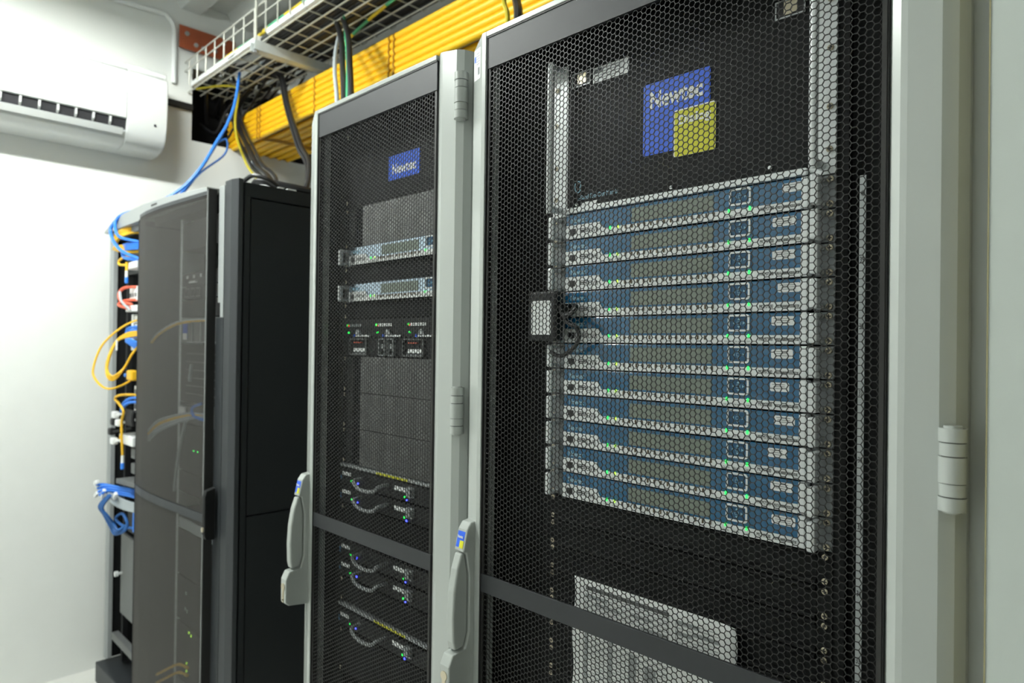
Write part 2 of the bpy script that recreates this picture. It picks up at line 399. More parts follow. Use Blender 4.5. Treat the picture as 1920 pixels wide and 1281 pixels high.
# solid galvanised tray beside the basket
b = MB(); x0, x1 = -1.87, 1.6
b.box(x0, x1, .612, .615, .885, 1.0); b.box(x0, x1, .897, .90, .885, 1.0); b.box(x0, x1, .615, .897, .885, .888)
gt = thing('solid_tray', 'galvanised sheet cable tray behind the wire basket above the yellow conduits', 'cable tray', (0, .75, .885))
b.build('channel', M_galv, gt)
b = MB(); b.box(-1.30, -1.295, .609, .612, .886, .999); b.box(-.75, -.745, .609, .612, .886, .999); b.build('joint_strip', M_wire, gt)
b = MB()
for i in range(60):
    for j in range(3): b.cyl((-1.24+i*.045, .6105, .91+j*.03), 1, .007, .0014, 10)
b.build('perforations', M_gear2, gt)

# ------------------------------------------------------------------ yellow conduits
G = 'yellow conduits bundled along the racks'
zs = [.905-.0262*k for k in range(6)]
names = ['uppermost', 'second from the top', 'third from the top', 'third from the bottom', 'second from the bottom', 'lowest']
for k, zz in enumerate(zs):
    tag(MB().tube([(XL-.05, .512, zz), (-1.9, .512, zz+random.uniform(-.001, .001)), (-.6, .512, zz), (1.6, .512, zz)], .0134, 12, False).build('yellow_conduit', M_yel), 'yellow conduit, %s on the front of the bundle above the racks' % names[k], 'conduit', G)
for k, yy in enumerate((.572, .613, .653, .705, .753, .801)):
    tag(MB().tube([(XL-.05, yy, .778), (1.6, yy, .778)], .0145, 12, False).build('yellow_conduit', M_yel), 'yellow conduit, number %s from the front in the bottom layer of the bundle' % ('two three four five six seven'.split()[k]), 'conduit', G)
for k in range(5):
    tag(MB().tube([(XL-.05, .555+k*.05, .83+.02*(k % 2)), (1.6, .555+k*.05, .83+.02*(k % 2))], .0145, 10, False).build('yellow_conduit', M_yel), 'yellow conduit inside the bundle, showing between the bottom ones', 'conduit', G)
def tie(x, label):
    pts = [(x, .515, .922)]
    for k, zz in enumerate(zs):
        pts += [(x+.002*(k % 2), .4965, zz), (x-.004*(k % 2), .502, zz-.0131)]
    pts += [(x+.01, .52, .760), (x+.03, .60, .7605), (x+.03, .81, .7605)]
    tag(MB().tube(pts, .0032, 6, sub=3).build('cable_tie', M_oran), label, 'cable tie', 'ties round the yellow conduits')
tie(-2.557, 'first brown tie round the yellow conduits next to the wall'); tie(-2.53, 'second brown tie round the yellow conduits next to the wall')
tie(-2.02, 'brown tie round the yellow conduits left of the hanging black cable pair'); tie(-1.485, 'left one of two brown ties on the conduits above the narrower white rack')
tie(-1.455, 'right one of two brown ties on the conduits above the narrower white rack'); tie(-.66, 'brown tie on the yellow conduits above the wider white rack')
for k, yy in enumerate((.66, .74)):
    cable('insulated_pipe', ['white insulated pipe in the wall opening, lower of two', 'white insulated pipe in the wall opening, upper of two'][k], 'pipe', [(XL-.2, yy-.12, .98+.04*k), (XL+.0, yy-.03, .965+.05*k), (-2.7, yy, .95+.06*k), (-2.4, yy+.1, .955+.03*k), (-2.0, yy+.16, .93)], .022, M_white, 'white pipes through the wall', 10)
for k in range(6):
    j = lambda s: random.uniform(-s, s)
    cable('loose_cable', 'dark cable drooping out of the wall opening behind the tray', 'cable', [(XL-.15, .40+.06*k, .86+j(.05)), (XL+.0, .42+.05*k, .84+j(.05)), (-2.76, .44+.04*k, .89+j(.05)), (-2.6, .46+.04*k, .965+j(.02)), (-2.3, .44+.03*k+j(.02), ZT+.035)], .006, M_black, 'dark cables at the wall opening', 6)

# ------------------------------------------------------------------ hanging cables
cable('blue_cable', 'bright blue cable hanging from the tray to the open rack, longest loop', 'cable', [(-2.46, .37, 1.01), (-2.413, .33, .847), (-2.373, .28, .731), (-2.332, .22, .633), (-2.286, .15, .516), (-2.29, .08, .417), (-2.317, 0, .348), (-2.441, -.06, .318), (-2.507, -.09, .297), (-2.563, -.105, .263), (-2.553, -.11, .229), (-2.463, -.115, .176), (-2.394, -.10, .139), (-2.33, -.05, .11)], .0065, M_blue, 'blue cables from the tray')
cable('blue_cable', 'blue cable with the shorter upper loop at the open rack top', 'cable', [(-2.40, .27, .69), (-2.343, .16, .51), (-2.33, .08, .39), (-2.36, 0, .335), (-2.46, -.075, .312), (-2.525, -.098, .287), (-2.51, -.105, .245), (-2.44, -.105, .205), (-2.36, -.06, .185)], .006, M_blue, 'blue cables from the tray')
cable('blue_cable', 'thin dark blue cable beside the two bright blue ones', 'cable', [(-2.90, .45, .80), (-2.72, .42, .775), (-2.46, .31, .63), (-2.345, .165, .50), (-2.315, .07, .385), (-2.36, .02, .325), (-2.43, -.04, .312)], .004, M_blue, 'blue cables from the tray')
base = [(-2.60, .48, 1.01), (-2.78, .49, .975), (-2.80, .48, .93), (-2.677, .45, .801), (-2.456, .4, .653), (-2.265, .35, .541), (-2.073, .30, .465), (-1.93, .25, .40), (-1.80, .18, .31), (-1.7, .15, .285)]
lab = ['nearest the wall', 'second from the wall', 'in the middle', 'farthest from the wall']
for k in range(4):
    cable('hanging_cable', 'black cable in the drooping bundle over the dark rack, %s' % lab[k], 'cable', [(p[0]+.018*k*min(1, i/3), p[1]+.006*k, p[2]+.01*(k % 2)) for i, p in enumerate(base)], .0075, M_black, 'black cables drooping onto the dark rack')
striped('yellow green wire in the drooping black bundle over the dark rack', [(-2.78, .30, 1.0), (-2.60, .36, .985), (-2.55, .40, .96), (-2.62, .42, .85), (-2.60, .42, .76), (-2.45, .385, .64), (-2.28, .34, .54), (-2.09, .29, .455), (-1.95, .24, .39)], .0055, 'earth_wire', M_gy)
tag(MB().tube([(-2.335, .395, .575), (-2.325, .392, .568)], .026, 10, False).build('cable_tie', M_gry), 'grey tie round the drooping black cable bundle', 'cable tie')
for k in range(2):
    cable('hanging_cable', 'black cable of the single hanging pair left of the narrow rack, %s' % ['left strand', 'right strand'][k], 'cable', [(-2.40+.02*k, .5, 1.015), (-2.335+.02*k, .49, 1.0), (-2.282+.02*k, .48, .956), (-2.194+.022*k, .46, .819), (-2.074+.022*k, .43, .69), (-1.92+.022*k, .38, .564), (-1.765+.022*k, .33, .469), (-1.62, .26, .36), (-1.55, .2, .285)], .0095, M_black, 'hanging black pair')
for k in range(2):
    cable('hanging_cable', 'black cable dropping behind the narrower white rack, %s' % ['left of the green wire', 'right of the green wire'][k], 'cable', [(-1.80+.03*k, .43, 1.02), (-1.728+.04*k, .42, 1.018), (-1.655+.045*k, .39, .965), (-1.56+.045*k, .35, .862), (-1.452+.045*k, .29, .737), (-1.29+.04*k, .2, .561), (-1.24+.04*k, .17, .40), (-1.22+.04*k, .17, .1)], .010, M_black, 'black cables behind the narrower white rack')
cable('hanging_wire', 'green wire between the two black cables behind the narrower white rack', 'wire', [(-1.63, .40, 1.0), (-1.53, .35, .86), (-1.42, .29, .735), (-1.27, .2, .56), (-1.22, .17, .40), (-1.2, .17, .1)], .005, M_grn)
cable('hanging_cable', 'grey cable beside the black pair behind the narrower white rack', 'cable', [(-1.70, .42, .95), (-1.60, .35, .84), (-1.50, .29, .72), (-1.33, .2, .555), (-1.28, .17, .40), (-1.26, .17, .1)], .007, M_gry)
cable('hanging_cable', 'black cable dropping behind the top edge of the wider white rack', 'cable', [(-.75, .36, 1.0), (-.70, .34, .80), (-.64, .30, .67), (-.535, .2, .55), (-.5, .15, .38)], .011, M_black)
striped('yellow green wire beside the black cable behind the wider white rack', [(-.80, .36, 1.0), (-.74, .34, .80), (-.685, .30, .68), (-.57, .2, .56), (-.53, .15, .38)], .006, 'earth_wire', M_gy)

# ------------------------------------------------------------------ white racks
TOP = .372
def white_rack(x0, x1, ml, mr, label):
    # x0..x1 door width, ml..mr the clear perforated field
    cx = (x0+x1)/2
    R = thing('server_rack', label, 'server rack', (cx, .45, -Z0))
    b = MB()      # carcass: sides, top, plinth, back
    b.box(x0+.002, x0+.022, -.028, .95, -Z0, TOP-.002); b.box(x1-.004, x1+.016, -.028, .95, -Z0, TOP-.002)
    b.box(x0+.022, x1-.004, -.028, .95, TOP-.03, TOP-.004); b.box(x0+.022, x1-.004, .93, .95, -Z0, TOP-.03)
    b.box(x0+.022, x1-.004, -.028, .95, -Z0, -Z0+.08)
    b.build('carcass', M_rackd, R)
    b = MB(); b.box(x1+.0162, x1+.0195, -.045, .90, -Z0+.03, TOP-.02); b.build('side_panel', M_rack, R, .001)
    b = MB()
    b.box(x0+.0225, x0+.027, -.026, .925, -Z0+.085, TOP-.035); b.box(x1-.009, x1-.0045, -.026, .925, -Z0+.085, TOP-.035)
    b.box(x0+.027, x1-.009, .90, .925, -Z0+.085, TOP-.035); b.box(x0+.027, x1-.009, -.026, .90, TOP-.04, TOP-.0305)
    b.build('inner_lining', M_in, R)
    dc = 0.0 if x0 > -.5 else -.695
    b = MB()
    for sg in (-1, 1):
        a = dc+sg*.2255; c = dc+sg*.2525
        b.box(min(a, c), max(a, c), .0, .003, -Z0+.09, TOP-.045); b.box(min(c, c+sg*.003), max(c, c+sg*.003), .0, .06, -Z0+.09, TOP-.045)
    b.build('mounting_rail', M_blk, R)
    b = MB(); b.box(x0+.028, dc-.256, .012, .016, -Z0+.09, TOP-.045); b.box(dc+.256, x1-.01, .012, .016, -Z0+.09, TOP-.045)
    b.build('air_baffle', M_in, R)
    if x0 > -.5:
        u = MB(); u.box(.2815, .2885, -.041, -.039, -1.45, .005); us = u.build('unit_number_strip', M_steel, R)
        for k in range(18):
            text('number', str(40-k), .2828, .2872, -.02-k*.08, -.013-k*.08, -.0412, M_txtk, us)
    # door
    pl = [(x0, -.032), (x0, -.0565), (x0+.003, -.0600), (x0+.036, -.0700), (ml, -.070), (ml, -.032)]
    pr = [(mr, -.032), (mr, -.060), (mr+.003, -.064), (mr+.013, -.0695), (mr+.02, -.070), (x1-.022, -.068), (x1-.008, -.060), (x1, -.046), (x1, -.032)]
    b = MB(); zb = -Z0+.06; ztop = TOP
    # stiles: the top corner is cut off at the outer side
    for pp, tz in ((pl, lambda x: ztop-.022*max(0, (x0+.036-x)/.036)), (pr, lambda x: ztop-.010*max(0, (x-mr-.02)/(x1-mr-.02)))):
        n = len(pp); vs = [(x, y, zb) for x, y in pp]+[(x, y, tz(x)) for x, y in pp]
        b.add(vs, [tuple(range(n))[::-1], tuple(range(n, 2*n))]+[(i, (i+1) % n, n+(i+1) % n, n+i) for i in range(n)])
    b.box(ml, mr, -.0699, -.0325, TOP-.010, ztop); b.box(ml, mr, -.0699, -.0325, zb, zb+.06)
    D = b.build('door', M_rack, R, .0012)
    b = MB(); b.box(ml+.0002, mr-.0002, -.0672, -.060, .303, TOP-.0105); b.build('top_band', M_band, D)
    b = MB(); b.box(ml+.0002, mr-.0002, -.0674, -.062, -.656, -.623); b.build('middle_band', M_band, D, .0006)
    b = MB(); b.box(ml+.0001, ml+.0022, -.0685, -.05, zb+.06, TOP-.011); b.box(mr-.0022, mr-.0001, -.0640, -.05, zb+.06, TOP-.011); b.box(ml, mr, -.0685, -.0676, TOP-.0125, TOP-.0105)
    b.build('seal', M_seal, D)
    p = .0092
    hx = hexmesh(ml+.0065, mr-.0065, zb+.066, .302, -.0655, p, .0009, .0015)
    b2 = MB(); b2.box(ml+.0022, ml+.0075, -.0656, -.0642, zb+.06, .303); b2.box(mr-.0075, mr-.0022, -.0656, -.0642, zb+.06, .303); b2.box(ml+.0022, mr-.0022, -.0654, -.0643, zb+.06, zb+.07)
    hx.add(b2.v, b2.f); hx.build('perforated_panel', M_hex, D)
    # hinges on the right stile
    for zc in (.272, -.331, -1.10):
        h = MB(); xh = x1-.0095; yh = -.066
        seg = [(-.044, -.0295), (-.0283, -.0150), (-.0142, .0135), (.0147, .0283), (.0295, .044)]
        for k, (a, c) in enumerate(seg):
            rr_ = .0135 if k % 2 == 0 else .0128
            h.cyl((xh, yh, zc+a), 2, rr_, c-a, 18); h.box(xh-.0135, xh+.006, yh, yh+.03, zc+a, zc+c)
        h.cyl((xh, yh, zc-.0465), 2, .009, .093, 12)
        hg = h.build('hinge', M_rack, D)
        MB().cyl((xh, yh, zc-.043), 2, .0112, .086, 14).build('hinge_pin', M_seal, D)
    # swing handle on the left stile
    hx0, hx1 = x0+.006, x0+.032; hz = -.528
    base = MB()
    prof = [(-.050, hz), (-.078, hz-.004), (-.087, hz-.016), (-.096, hz-.055), (-.088, hz-.058), (-.080, hz-.10), (-.080, hz-.205), (-.088, hz-.232), (-.118, hz-.236), (-.127, hz-.254), (-.127, hz-.310), (-.118, hz-.318), (-.062, hz-.326), (-.050, hz-.346)]
    base.prism(prof, 0, hx0, hx1); H = base.build('handle', M_rack, D, .0025, 2)
    g = MB()
    gp = [(-.0965, hz-.0575), (-.106, hz-.085), (-.113, hz-.125), (-.1155, hz-.170), (-.114, hz-.215), (-.110, hz-.231), (-.089, hz-.229), (-.081, hz-.205), (-.081, hz-.10), (-.0885, hz-.0595)]
    g.prism(gp, 0, hx0+.002, hx1-.004); g.build('handle_grip', M_rack, D, .004, 3)
    l = MB(); xm = (hx0+hx1)/2
    l.cyl((xm, -.1285, hz-.272), 1, .0085, .006, 16); l.box(xm-.0045, xm+.0045, -.1282, -.122, hz-.306, hz-.272); l.cyl((xm, -.1282, hz-.306), 1, .0045, .006, 12)
    l.build('lock_cylinder', M_screw, D)
    # badge on the sloping front above the grip
    bq = MB()
    def slope(z): return -.087-(hz-.016-z)/.039*.009-.0004
    for (a, c, z1, z2, mt, nm) in ((hx0+.003, hx1-.004, hz-.020, hz-.048, M_logo, 'blue_badge'), (hx0+.012, hx1-.004, hz-.036, hz-.049, M_logoy, 'yellow_badge')):
        e = .0004 if mt is M_logoy else 0
        q = MB(); q.prism([(slope(z1)-e, z1), (slope(z2)-e, z2), (slope(z2)+.002, z2), (slope(z1)+.002, z1)], 0, a, c); q.build(nm, mt, D)
    o = text('badge_lettering', 'Newtec', hx0+.0055, hx1-.0065, hz-.032, hz-.026, slope(hz-.032)-.0008, M_txtw, D, .02)
    return R
rack_w = white_rack(-.398, .394, -.352, .319, 'wide light grey server rack with perforated door, nearest, beside the wall corner')
rack_n = white_rack(-1.010, -.4150, -.9615, -.497, 'narrower light grey server rack between the dark rack and the wide one')
s = thing('label_sticker', 'white printed label stuck on the upper left corner of the wider rack door', 'sticker', (-.385, -.06, .3))
def sy(x): return -.0600-.010*(x+.395)/.033
def plate(x0, x1, z0, z1, d, material, name):
    return MB().prism([(x0, sy(x0)-d), (x1, sy(x1)-d), (x1, sy(x1)-d+.0002), (x0, sy(x0)-d+.0002)], 2, z0, z1).build(name, material, s)
plate(-.3940, -.3690, .292, .350, .0003, M_white, 'label_paper')
for k in range(5): plate(-.3845, -.3715, .340-k*.005, .3412-k*.005, .0005, M_gink, 'printed_line')
plate(-.3925, -.3860, .326, .338, .0005, M_logo, 'blue_mark'); plate(-.3790, -.3715, .300, .314, .0005, M_gink, 'grey_mark')

# ------------------------------------------------------------------ modulators
def modulator():
    R = thing('modulator', '', 'modulator', (0, 0, 0), 'modulators stacked in the wider white rack')
    MB().box(-.215, .2145, .0, .42, -.0208, .0215).build('chassis', M_gear, R)
    b = MB(); b.box(-.2025, .2014, -.013, 0, -.0205, .0215); b.build('fascia', M_bluef, R, .0008)
    b = MB(); b.prism([(-.2024, -.0207), (.2013, -.0207), (.2013, -.0085), (-.121, -.0085), (-.128, .003), (-.2024, .003)], 1, -.0148, -.0131); b.build('trim_strip', M_alu, R, .0005, 1)
    b = MB(); b.box(.2015, .2125, -.0165, 0, -.0207, .0215); b.build('end_cap', M_alu, R, .0025)
    for sg in (-1, 1):
        a, c = sg*.2413, sg*.2147 if sg > 0 else -.2027
        b = MB(); b.box(min(a, c), max(a, c), -.002, -.0002, -.0212, .0215); b.build('ear', M_ear, R, .0006, 1)
        x = sg*.2237; b = MB()
        b.box(x-.0055, x+.0055, -.031, -.021, -.0195, .0195); b.box(x-.005, x+.005, -.022, -.0021, .0125, .0193); b.box(x-.005, x+.005, -.022, -.0021, -.0193, -.0125)
        b.build('handle', M_alu, R, .003, 2)
        for q in (-1, 1): screw(sg*.2342, -.0022, q*.0159, R, .0045)
    b = MB(); b.box(-.066, .076, -.0136, -.0131, -.0055, .0165); b.build('display', M_disp, R)
    b = MB(); b.ring(.1005, .1325, -.0035, .0205, .004, .0028, -.0150, -.0131); b.build('keypad_frame', M_alu, R)
    b = MB(); b.box(.1035, .1295, -.0134, -.0131, -.0005, .0175); k = b.build('keypad', M_key, R)
    b = MB()
    for dx, dz in ((0, .0055), (0, -.0055), (.0072, 0), (-.0072, 0)):
        r = .0022; cx, cz = .1165+dx, .0085+dz
        if dx == 0:
            s = 1 if dz > 0 else -1; b.prism([(cx-r, cz-r*.6*s), (cx+r, cz-r*.6*s), (cx, cz+r*.8*s)][::s], 1, -.0137, -.0134)
        else:
            s = 1 if dx > 0 else -1; b.prism([(cx-r*.6*s, cz+r), (cx-r*.6*s, cz-r), (cx+r*.8*s, cz)], 1, -.0137, -.0134)
    b.ring(.1135, .1195, .006, .011, .0012, .0006, -.0137, -.0134)
    b.build('arrow_marks', M_txtl, k)
    b = MB(); b.rrect(-.192, -.179, -.0135, -.0035, .001, -.0152, -.0147); b.box(-.188, -.183, -.0152, -.0147, -.0155, -.013); b.build('network_port', M_port, R)
    b = MB(); b.ring(-.170, -.153, -.0115, -.0045, .0008, .0012, -.0152, -.0147); b.box(-.168, -.155, -.0150, -.0147, -.0090, -.0070); b.build('usb_port', M_port, R)
    for x, mt in ((-.107, M_led), (-.0915, M_led2), (.1005, M_led), (.1315, M_led)):
        b = MB(); b.rrect(x-.0012, x+.0012, -.0125, -.0072, .001, -.0158, -.0146, 2); b.build('led', mt, R)
    for i in range(14):
        x = -.076+i*.0118; b = MB(); b.rrect(x-.0010, x+.0010, -.0150, -.0088, .0008, -.0168, -.0146, 2); b.build('button', M_stud, R)
    text('maker_lettering', 'Newtec', -.190, -.158, .0065, .0155, -.0132, M_txtl, R, .015)
    text('standard_lettering', 'DVB', -.1495, -.131, -.0135, -.0055, -.0149, M_txtk, R, -.005)
    text('model_lettering', 'MCM7500', .1465, .1655, -.0165, -.0115, -.0149, M_txtk, R, .0)
    text('type_lettering', 'MULTI-CARRIER MODULATOR', .170, .2005, -.0165, -.0125, -.0149, M_txtk, R, .0)
    for (x, t) in ((-.107, 'LAN'), (-.0915, 'ALM'), (.1005, 'TX ON'), (.116, 'TX 10M'), (.1315, 'ON')):
        text('legend', t, x-.005, x+.005, -.0185, -.0162, -.0149, M_gink, R)
    return R
def sticker(R, x0, x1, z):
    b = MB(); b.rrect(x0, x1, z-.0062, z+.0062, .0025, -.0134, -.0131); o = b.build('sticker', M_white, R)
    b = MB()
    for k in range(3): b.box(x0+.003+.002*k, x1-.006, -.0136, -.0134, z+.003-k*.0028, z+.0038-k*.0028)
    b.build('printed_lines', M_gink, o)
MOD = modulator()
labs = ['topmost of the blue modulators, touching the silver edge of the black logo panel', 'second blue modulator from the top of the stack', 'third blue modulator from the top, just above the one holding the adapter plug',
 'blue modulator whose left end is plugged in beside the adapter box', 'blue modulator whose left handle is hidden behind the adapter box', 'middle blue modulator, sixth in the stack, first below the adapter box',
 'seventh blue modulator from the top of the stack', 'fourth blue modulator from the bottom of the stack', 'third blue modulator from the bottom of the stack', 'second blue modulator from the bottom of the stack', 'lowest blue modulator, right above the black blank panels']
spx = [(.176, .2012), (.163, .195), (.163, .194), (.171, .2012), (.163, .194), (.163, .1925), (.162, .188), (.168, .196), (.160, .186), (.164, .194), (.166, .198)]
mods = [MOD]
for i in range(1, 11): mods.append(dup(MOD, (0, 0, -i*U), labs[i]))
MOD['label'] = labs[0]
MODEMS = [dup(MOD, (-.695, 0, .0073), 'upper of two blue and silver modems in the narrower rack', 'modems in the narrower white rack'),
          dup(MOD, (-.695, 0, -.0822), 'lower of two blue and silver modems in the narrower rack', 'modems in the narrower white rack')]
M_fasm = mat('polished_blue_fascia', (206, 226, 245), .12, metal=1.)
M_trm = mat('polished_trim', (238, 240, 240), .14, metal=.7)
for R in MODEMS:
    for ch in R.children:
        nm = ch.name.split('.')[0]
        if nm in ('fascia', 'trim_strip'):
            ch.material_slots[0].link = 'OBJECT'; ch.material_slots[0].material = M_fasm if nm == 'fascia' else M_trm
for i, R in enumerate(mods): sticker(R, spx[i][0], spx[i][1], .0105-i*U)

# ------------------------------------------------------------------ black logo unit above the modulators
R = thing('fan_out_unit', 'black six unit panel with blue and yellow logo and silver handles at rack top', 'rack unit', (0, 0, .0225))
MB().box(-.215, .215, .0, .40, .0235, .288).build('chassis', M_gear, R)
b = MB(); b.box(-.2085, .2070, -.004, 0, .0245, .2885); b.build('front_panel', M_blk, R, .0008)
for sg in (-1, 1):
    b = MB(); a, c = sg*.2413, sg*.2072 if sg > 0 else -.2087
    b.box(min(a, c), max(a, c), -.004, -.0002, .0225, .2885); b.build('ear', M_alu, R, .0006)
    x = sg*.2237; b = MB()
    b.tube([(x, -.004, .2790), (x, -.022, .2790), (x, -.030, .2765), (x, -.034, .268), (x, -.034, .045), (x, -.030, .0365), (x, -.022, .034), (x, -.004, .034)], .0058, 12, True, 3)
    b.build('handle', M_alu, R)
    for zz in (.0545, .110, .186, .250): screw(sg*.2335, -.0042, zz, R)
b = MB(); b.rrect(-.2085, .2070, .0245, .0345, .003, -.011, -.0042); b.build('bottom_rail', M_alu, R, .0015)
b = MB(); b.rrect(-.052, .064, .098, .211, .003, -.0047, -.0041); lo = b.build('logo_blue_square', M_logo, R)
text('logo_lettering', 'Newtec', -.040, .052, .170, .197, -.0048, M_txtw, lo, .035)
b = MB(); b.rrect(.0035, .0735, .086, .158, .004, -.0051, -.0042); b.build('logo_border', M_txtw, R)
b = MB(); b.rrect(.0055, .0733, .0862, .1558, .004, -.0056, -.0051); lo = b.build('logo_yellow_square', M_logoy, R)
text('logo_lettering', 'Dialog', .012, .066, .130, .1485, -.0057, M_txtw, lo, .03)
b = MB(); b.rrect(-.154, -.081, .2415, .267, .001, -.0048, -.0041); lb = b.build('data_label', M_white, R)
b = MB()
for k in range(4): b.box(-.150, -.090-.008*(k % 2), -.005, -.0048, .262-k*.005, .2632-k*.005)
b.box(-.152, -.136, -.005, -.0048, .257, .265); b.build('printed_lines', M_gink, lb)
for x0 in (-.199, .160):
    b = MB(); b.ring(x0, x0+.041, .244, .269, .001, .002, -.006, -.0041); b.build('latch_frame', M_steel, R)
    b = MB(); b.box(x0+.002, x0+.039, -.0043, -.0040, .246, .267); q = b.build('latch_pocket', M_port, R)
    b = MB(); b.box(x0+.012, x0+.030, -.0058, -.0044, .248, .266); b.build('latch', M_screw, R)
text('caption_lettering', 'L-Band Fan-Out Matrix', -.186, -.099, .0475, .0555, -.0041, M_txtl, R, .0)
b = MB(); b.tube([(-.184+.011*math.cos(a)*.62, -.0043, .072+.011*math.sin(a)) for a in [math.radians(150+k*24) for k in range(9)]], .0010, 6); b.tube([(-.183+.005*math.cos(a), -.0043, .074+.006*math.sin(a)) for a in [math.radians(-60+k*24) for k in range(8)]], .0009, 6)
b.build('swirl_mark', M_txtl, R)
b = MB(); b.rrect(-.177, -.142, .0352, .0425, .001, -.0048, -.0041); b.build('small_label', M_white, R)
for x, zz in ((-.186, .040), (.0, .041), (.155, .044)): MB().cyl((x, -.006, zz), 1, .0028, .002, 10).build('rivet', M_alu, R)

# ------------------------------------------------------------------ blank panels of the wide rack
def blank(org, label, cat='blank panel', h=1, group=None, material=M_blk, dx=0):
    x, y, z = org; zt = z+h*U/2-.0004; zb = z-h*U/2+.0004
    R = thing('blank_panel', label, cat, (x, 0, z), group)
    prof = [(0, zt), (-.006, zt), (-.0085, zt-.0015), (-.0090, zt-.004), (-.0080, zt-.006), (-.0030, zt-.0085), (-.0026, zb+.0085), (-.0080, zb+.006), (-.0090, zb+.004), (-.0085, zb+.0015), (-.006, zb), (0, zb)] if material is M_blk else [(0, zt), (-.003, zt), (-.003, zb), (0, zb)]
    MB().prism(prof, 0, x-.222, x+.222).build('panel', material, R)
    for sg in (-1, 1): MB().box(*sorted((x+sg*.2222, x+sg*.2413)), -.002, -.0002, zb, zt).build('ear', material, R)
    for sg in (-1, 1):
        for q in (zt-.006, zb+.006): screw(x+sg*.2325, -.0022, q, R)
    return R
bl = ['first black blank panel right under the lowest modulator', 'second black blank panel below the modulators', 'third black blank panel below the modulators, the sheet of paper starts over it', 'black blank panel behind the upper edge of the white paper',
      'black blank panel behind the door crossbar and paper', 'black blank panel behind the paper just below the crossbar', 'black blank panel behind the lower half of the paper', 'lowest black blank panel showing behind the paper']
B0 = None
for i in range(8): blank((0, 0, -(11+i)*U), bl[i], 'blank panel', 1, 'blank panels under the modulators')
b = MB(); b.box(-.2413, .2413, -.002, .003, .2895, .325)
tag(b.build('blank_panel', M_blk), 'black blank strip above the logo unit at the rack top', 'blank panel')

# ------------------------------------------------------------------ printed sheet
P = thing('paper_sheet', 'white sheet with printed tables hung behind the crossbar of the wider rack', 'paper', (-.035, -.012, -.81))
px0, px1, pz0, pz1 = -.1755, .1195, -.808, -.5965
N = 18; vs = []; fs = []
def py(x, z):
    t = (x-px0)/(px1-px0); u = (pz1-z)/(pz1-pz0)
    return -.0105-.004*math.sin(t*3.0)*(.3+u)-.010*max(0, t-.9)/.1*.6-.004*u
for i in range(N+1):
    for j in range(N+1):
        x = px0+(px1-px0)*i/N; z = pz1-(pz1-pz0)*j/N
        vs.append((x+.0025*math.sin(j*.6)*(1 if i in (0, N) else 0), py(x, z), z))
for i in range(N):
    for j in range(N): fs.append((i*(N+1)+j, i*(N+1)+j+1, (i+1)*(N+1)+j+1, (i+1)*(N+1)+j))
o = MB().add(vs, fs, True).build('sheet', M_paper, P)
md = o.modifiers.new('solid', 'SOLIDIFY'); md.thickness = .0003; md.offset = 1
M_rule = mat('table_grey', (176, 180, 181), .8); M_rule2 = mat('table_mid_grey', (150, 154, 155), .8)
def ink(boxes, material, name):
    vs = []; fs = []
    for (a, c, z0, z1) in boxes:
        n = max(1, int((c-a)/.012))
        for k in range(n):
            xa, xb = a+(c-a)*k/n, a+(c-a)*(k+1)/n; q = len(vs)
            for (x, z) in ((xa, z0), (xb, z0), (xb, z1), (xa, z1)): vs.append((x, py(x, z)-.0006, z))
            fs.append((q, q+1, q+2, q+3))
    ob = MB().add(vs, fs).build(name, material, P); q = ob.modifiers.new('solid', 'SOLIDIFY'); q.thickness = .0002; q.offset = 0
ink([(-.150, .010, -.613, -.6065)], M_gear2, 'table_header')
ink([(-.150, .010, -.6165-k*.0052, -.6152-k*.0052) for k in range(36)]+[(.022, .092, -.6145-k*.0052, -.6132-k*.0052) for k in range(10)], M_rule, 'table_rows')
ink([(-.150, -.105, -.625, -.6195), (-.13, -.08, -.635, -.630), (-.06, -.02, -.632, -.6275), (-.04, .010, -.647, -.642), (.022, .06, -.618, -.613), (.05, .092, -.629, -.624), (.022, .05, -.634, -.629), (-.15, -.142, -.79, -.675), (-.10, -.092, -.79, -.675), (-.06, -.045, -.79, -.69), (-.03, -.01, -.78, -.70)], M_rule2, 'table_shading')
ink([(-.1502, -.1495, -.80, -.6065), (.0095, .0102, -.80, -.6065), (.0217, .0223, -.665, -.613), (.0917, .0923, -.665, -.613)], M_gink, 'table_border')

# ------------------------------------------------------------------ adapter hanging on the left handles
A = thing('power_adapter', 'black adapter box with white label hanging over the left modulator handles', 'adapter', (-.215, -.05, -.19))
b = MB(); b.rrect(-.250, -.186, -.197, -.112, .006, -.056, -.036); b.build('case', M_gear, A, .003)
b = MB(); b.rrect(-.2415, -.197, -.186, -.128, .002, -.0566, -.0559); b.build('label', M_white, A)
b = MB(); b.box(-.239, -.200, -.0569, -.0566, -.1325, -.1315)
for k in range(8): b.box(-.2385, -.205-.006*(k % 3), -.0569, -.0566, -.138-k*.0055, -.1372-k*.0055)
b.build('printed_lines', M_rule, A)
b = MB(); b.tube([(-.187, -.046, -.135), (-.182, -.046, -.15), (-.168, -.044, -.152), (-.155, -.042, -.142), (-.168, -.030, -.136), (-.183, -.022, -.138)], .0042, 8); b.tube([(-.186, -.046, -.145), (-.170, -.046, -.165), (-.150, -.044, -.175), (-.150, -.040, -.195), (-.170, -.036, -.213), (-.195, -.034, -.222), (-.215, -.036, -.215)], .0035, 8); b.build('lead', M_black, A)
b = MB(); b.rrect(-.192, -.178, -.147, -.133, .002, -.040, -.0155); b.build('plug', M_port, A, .001)

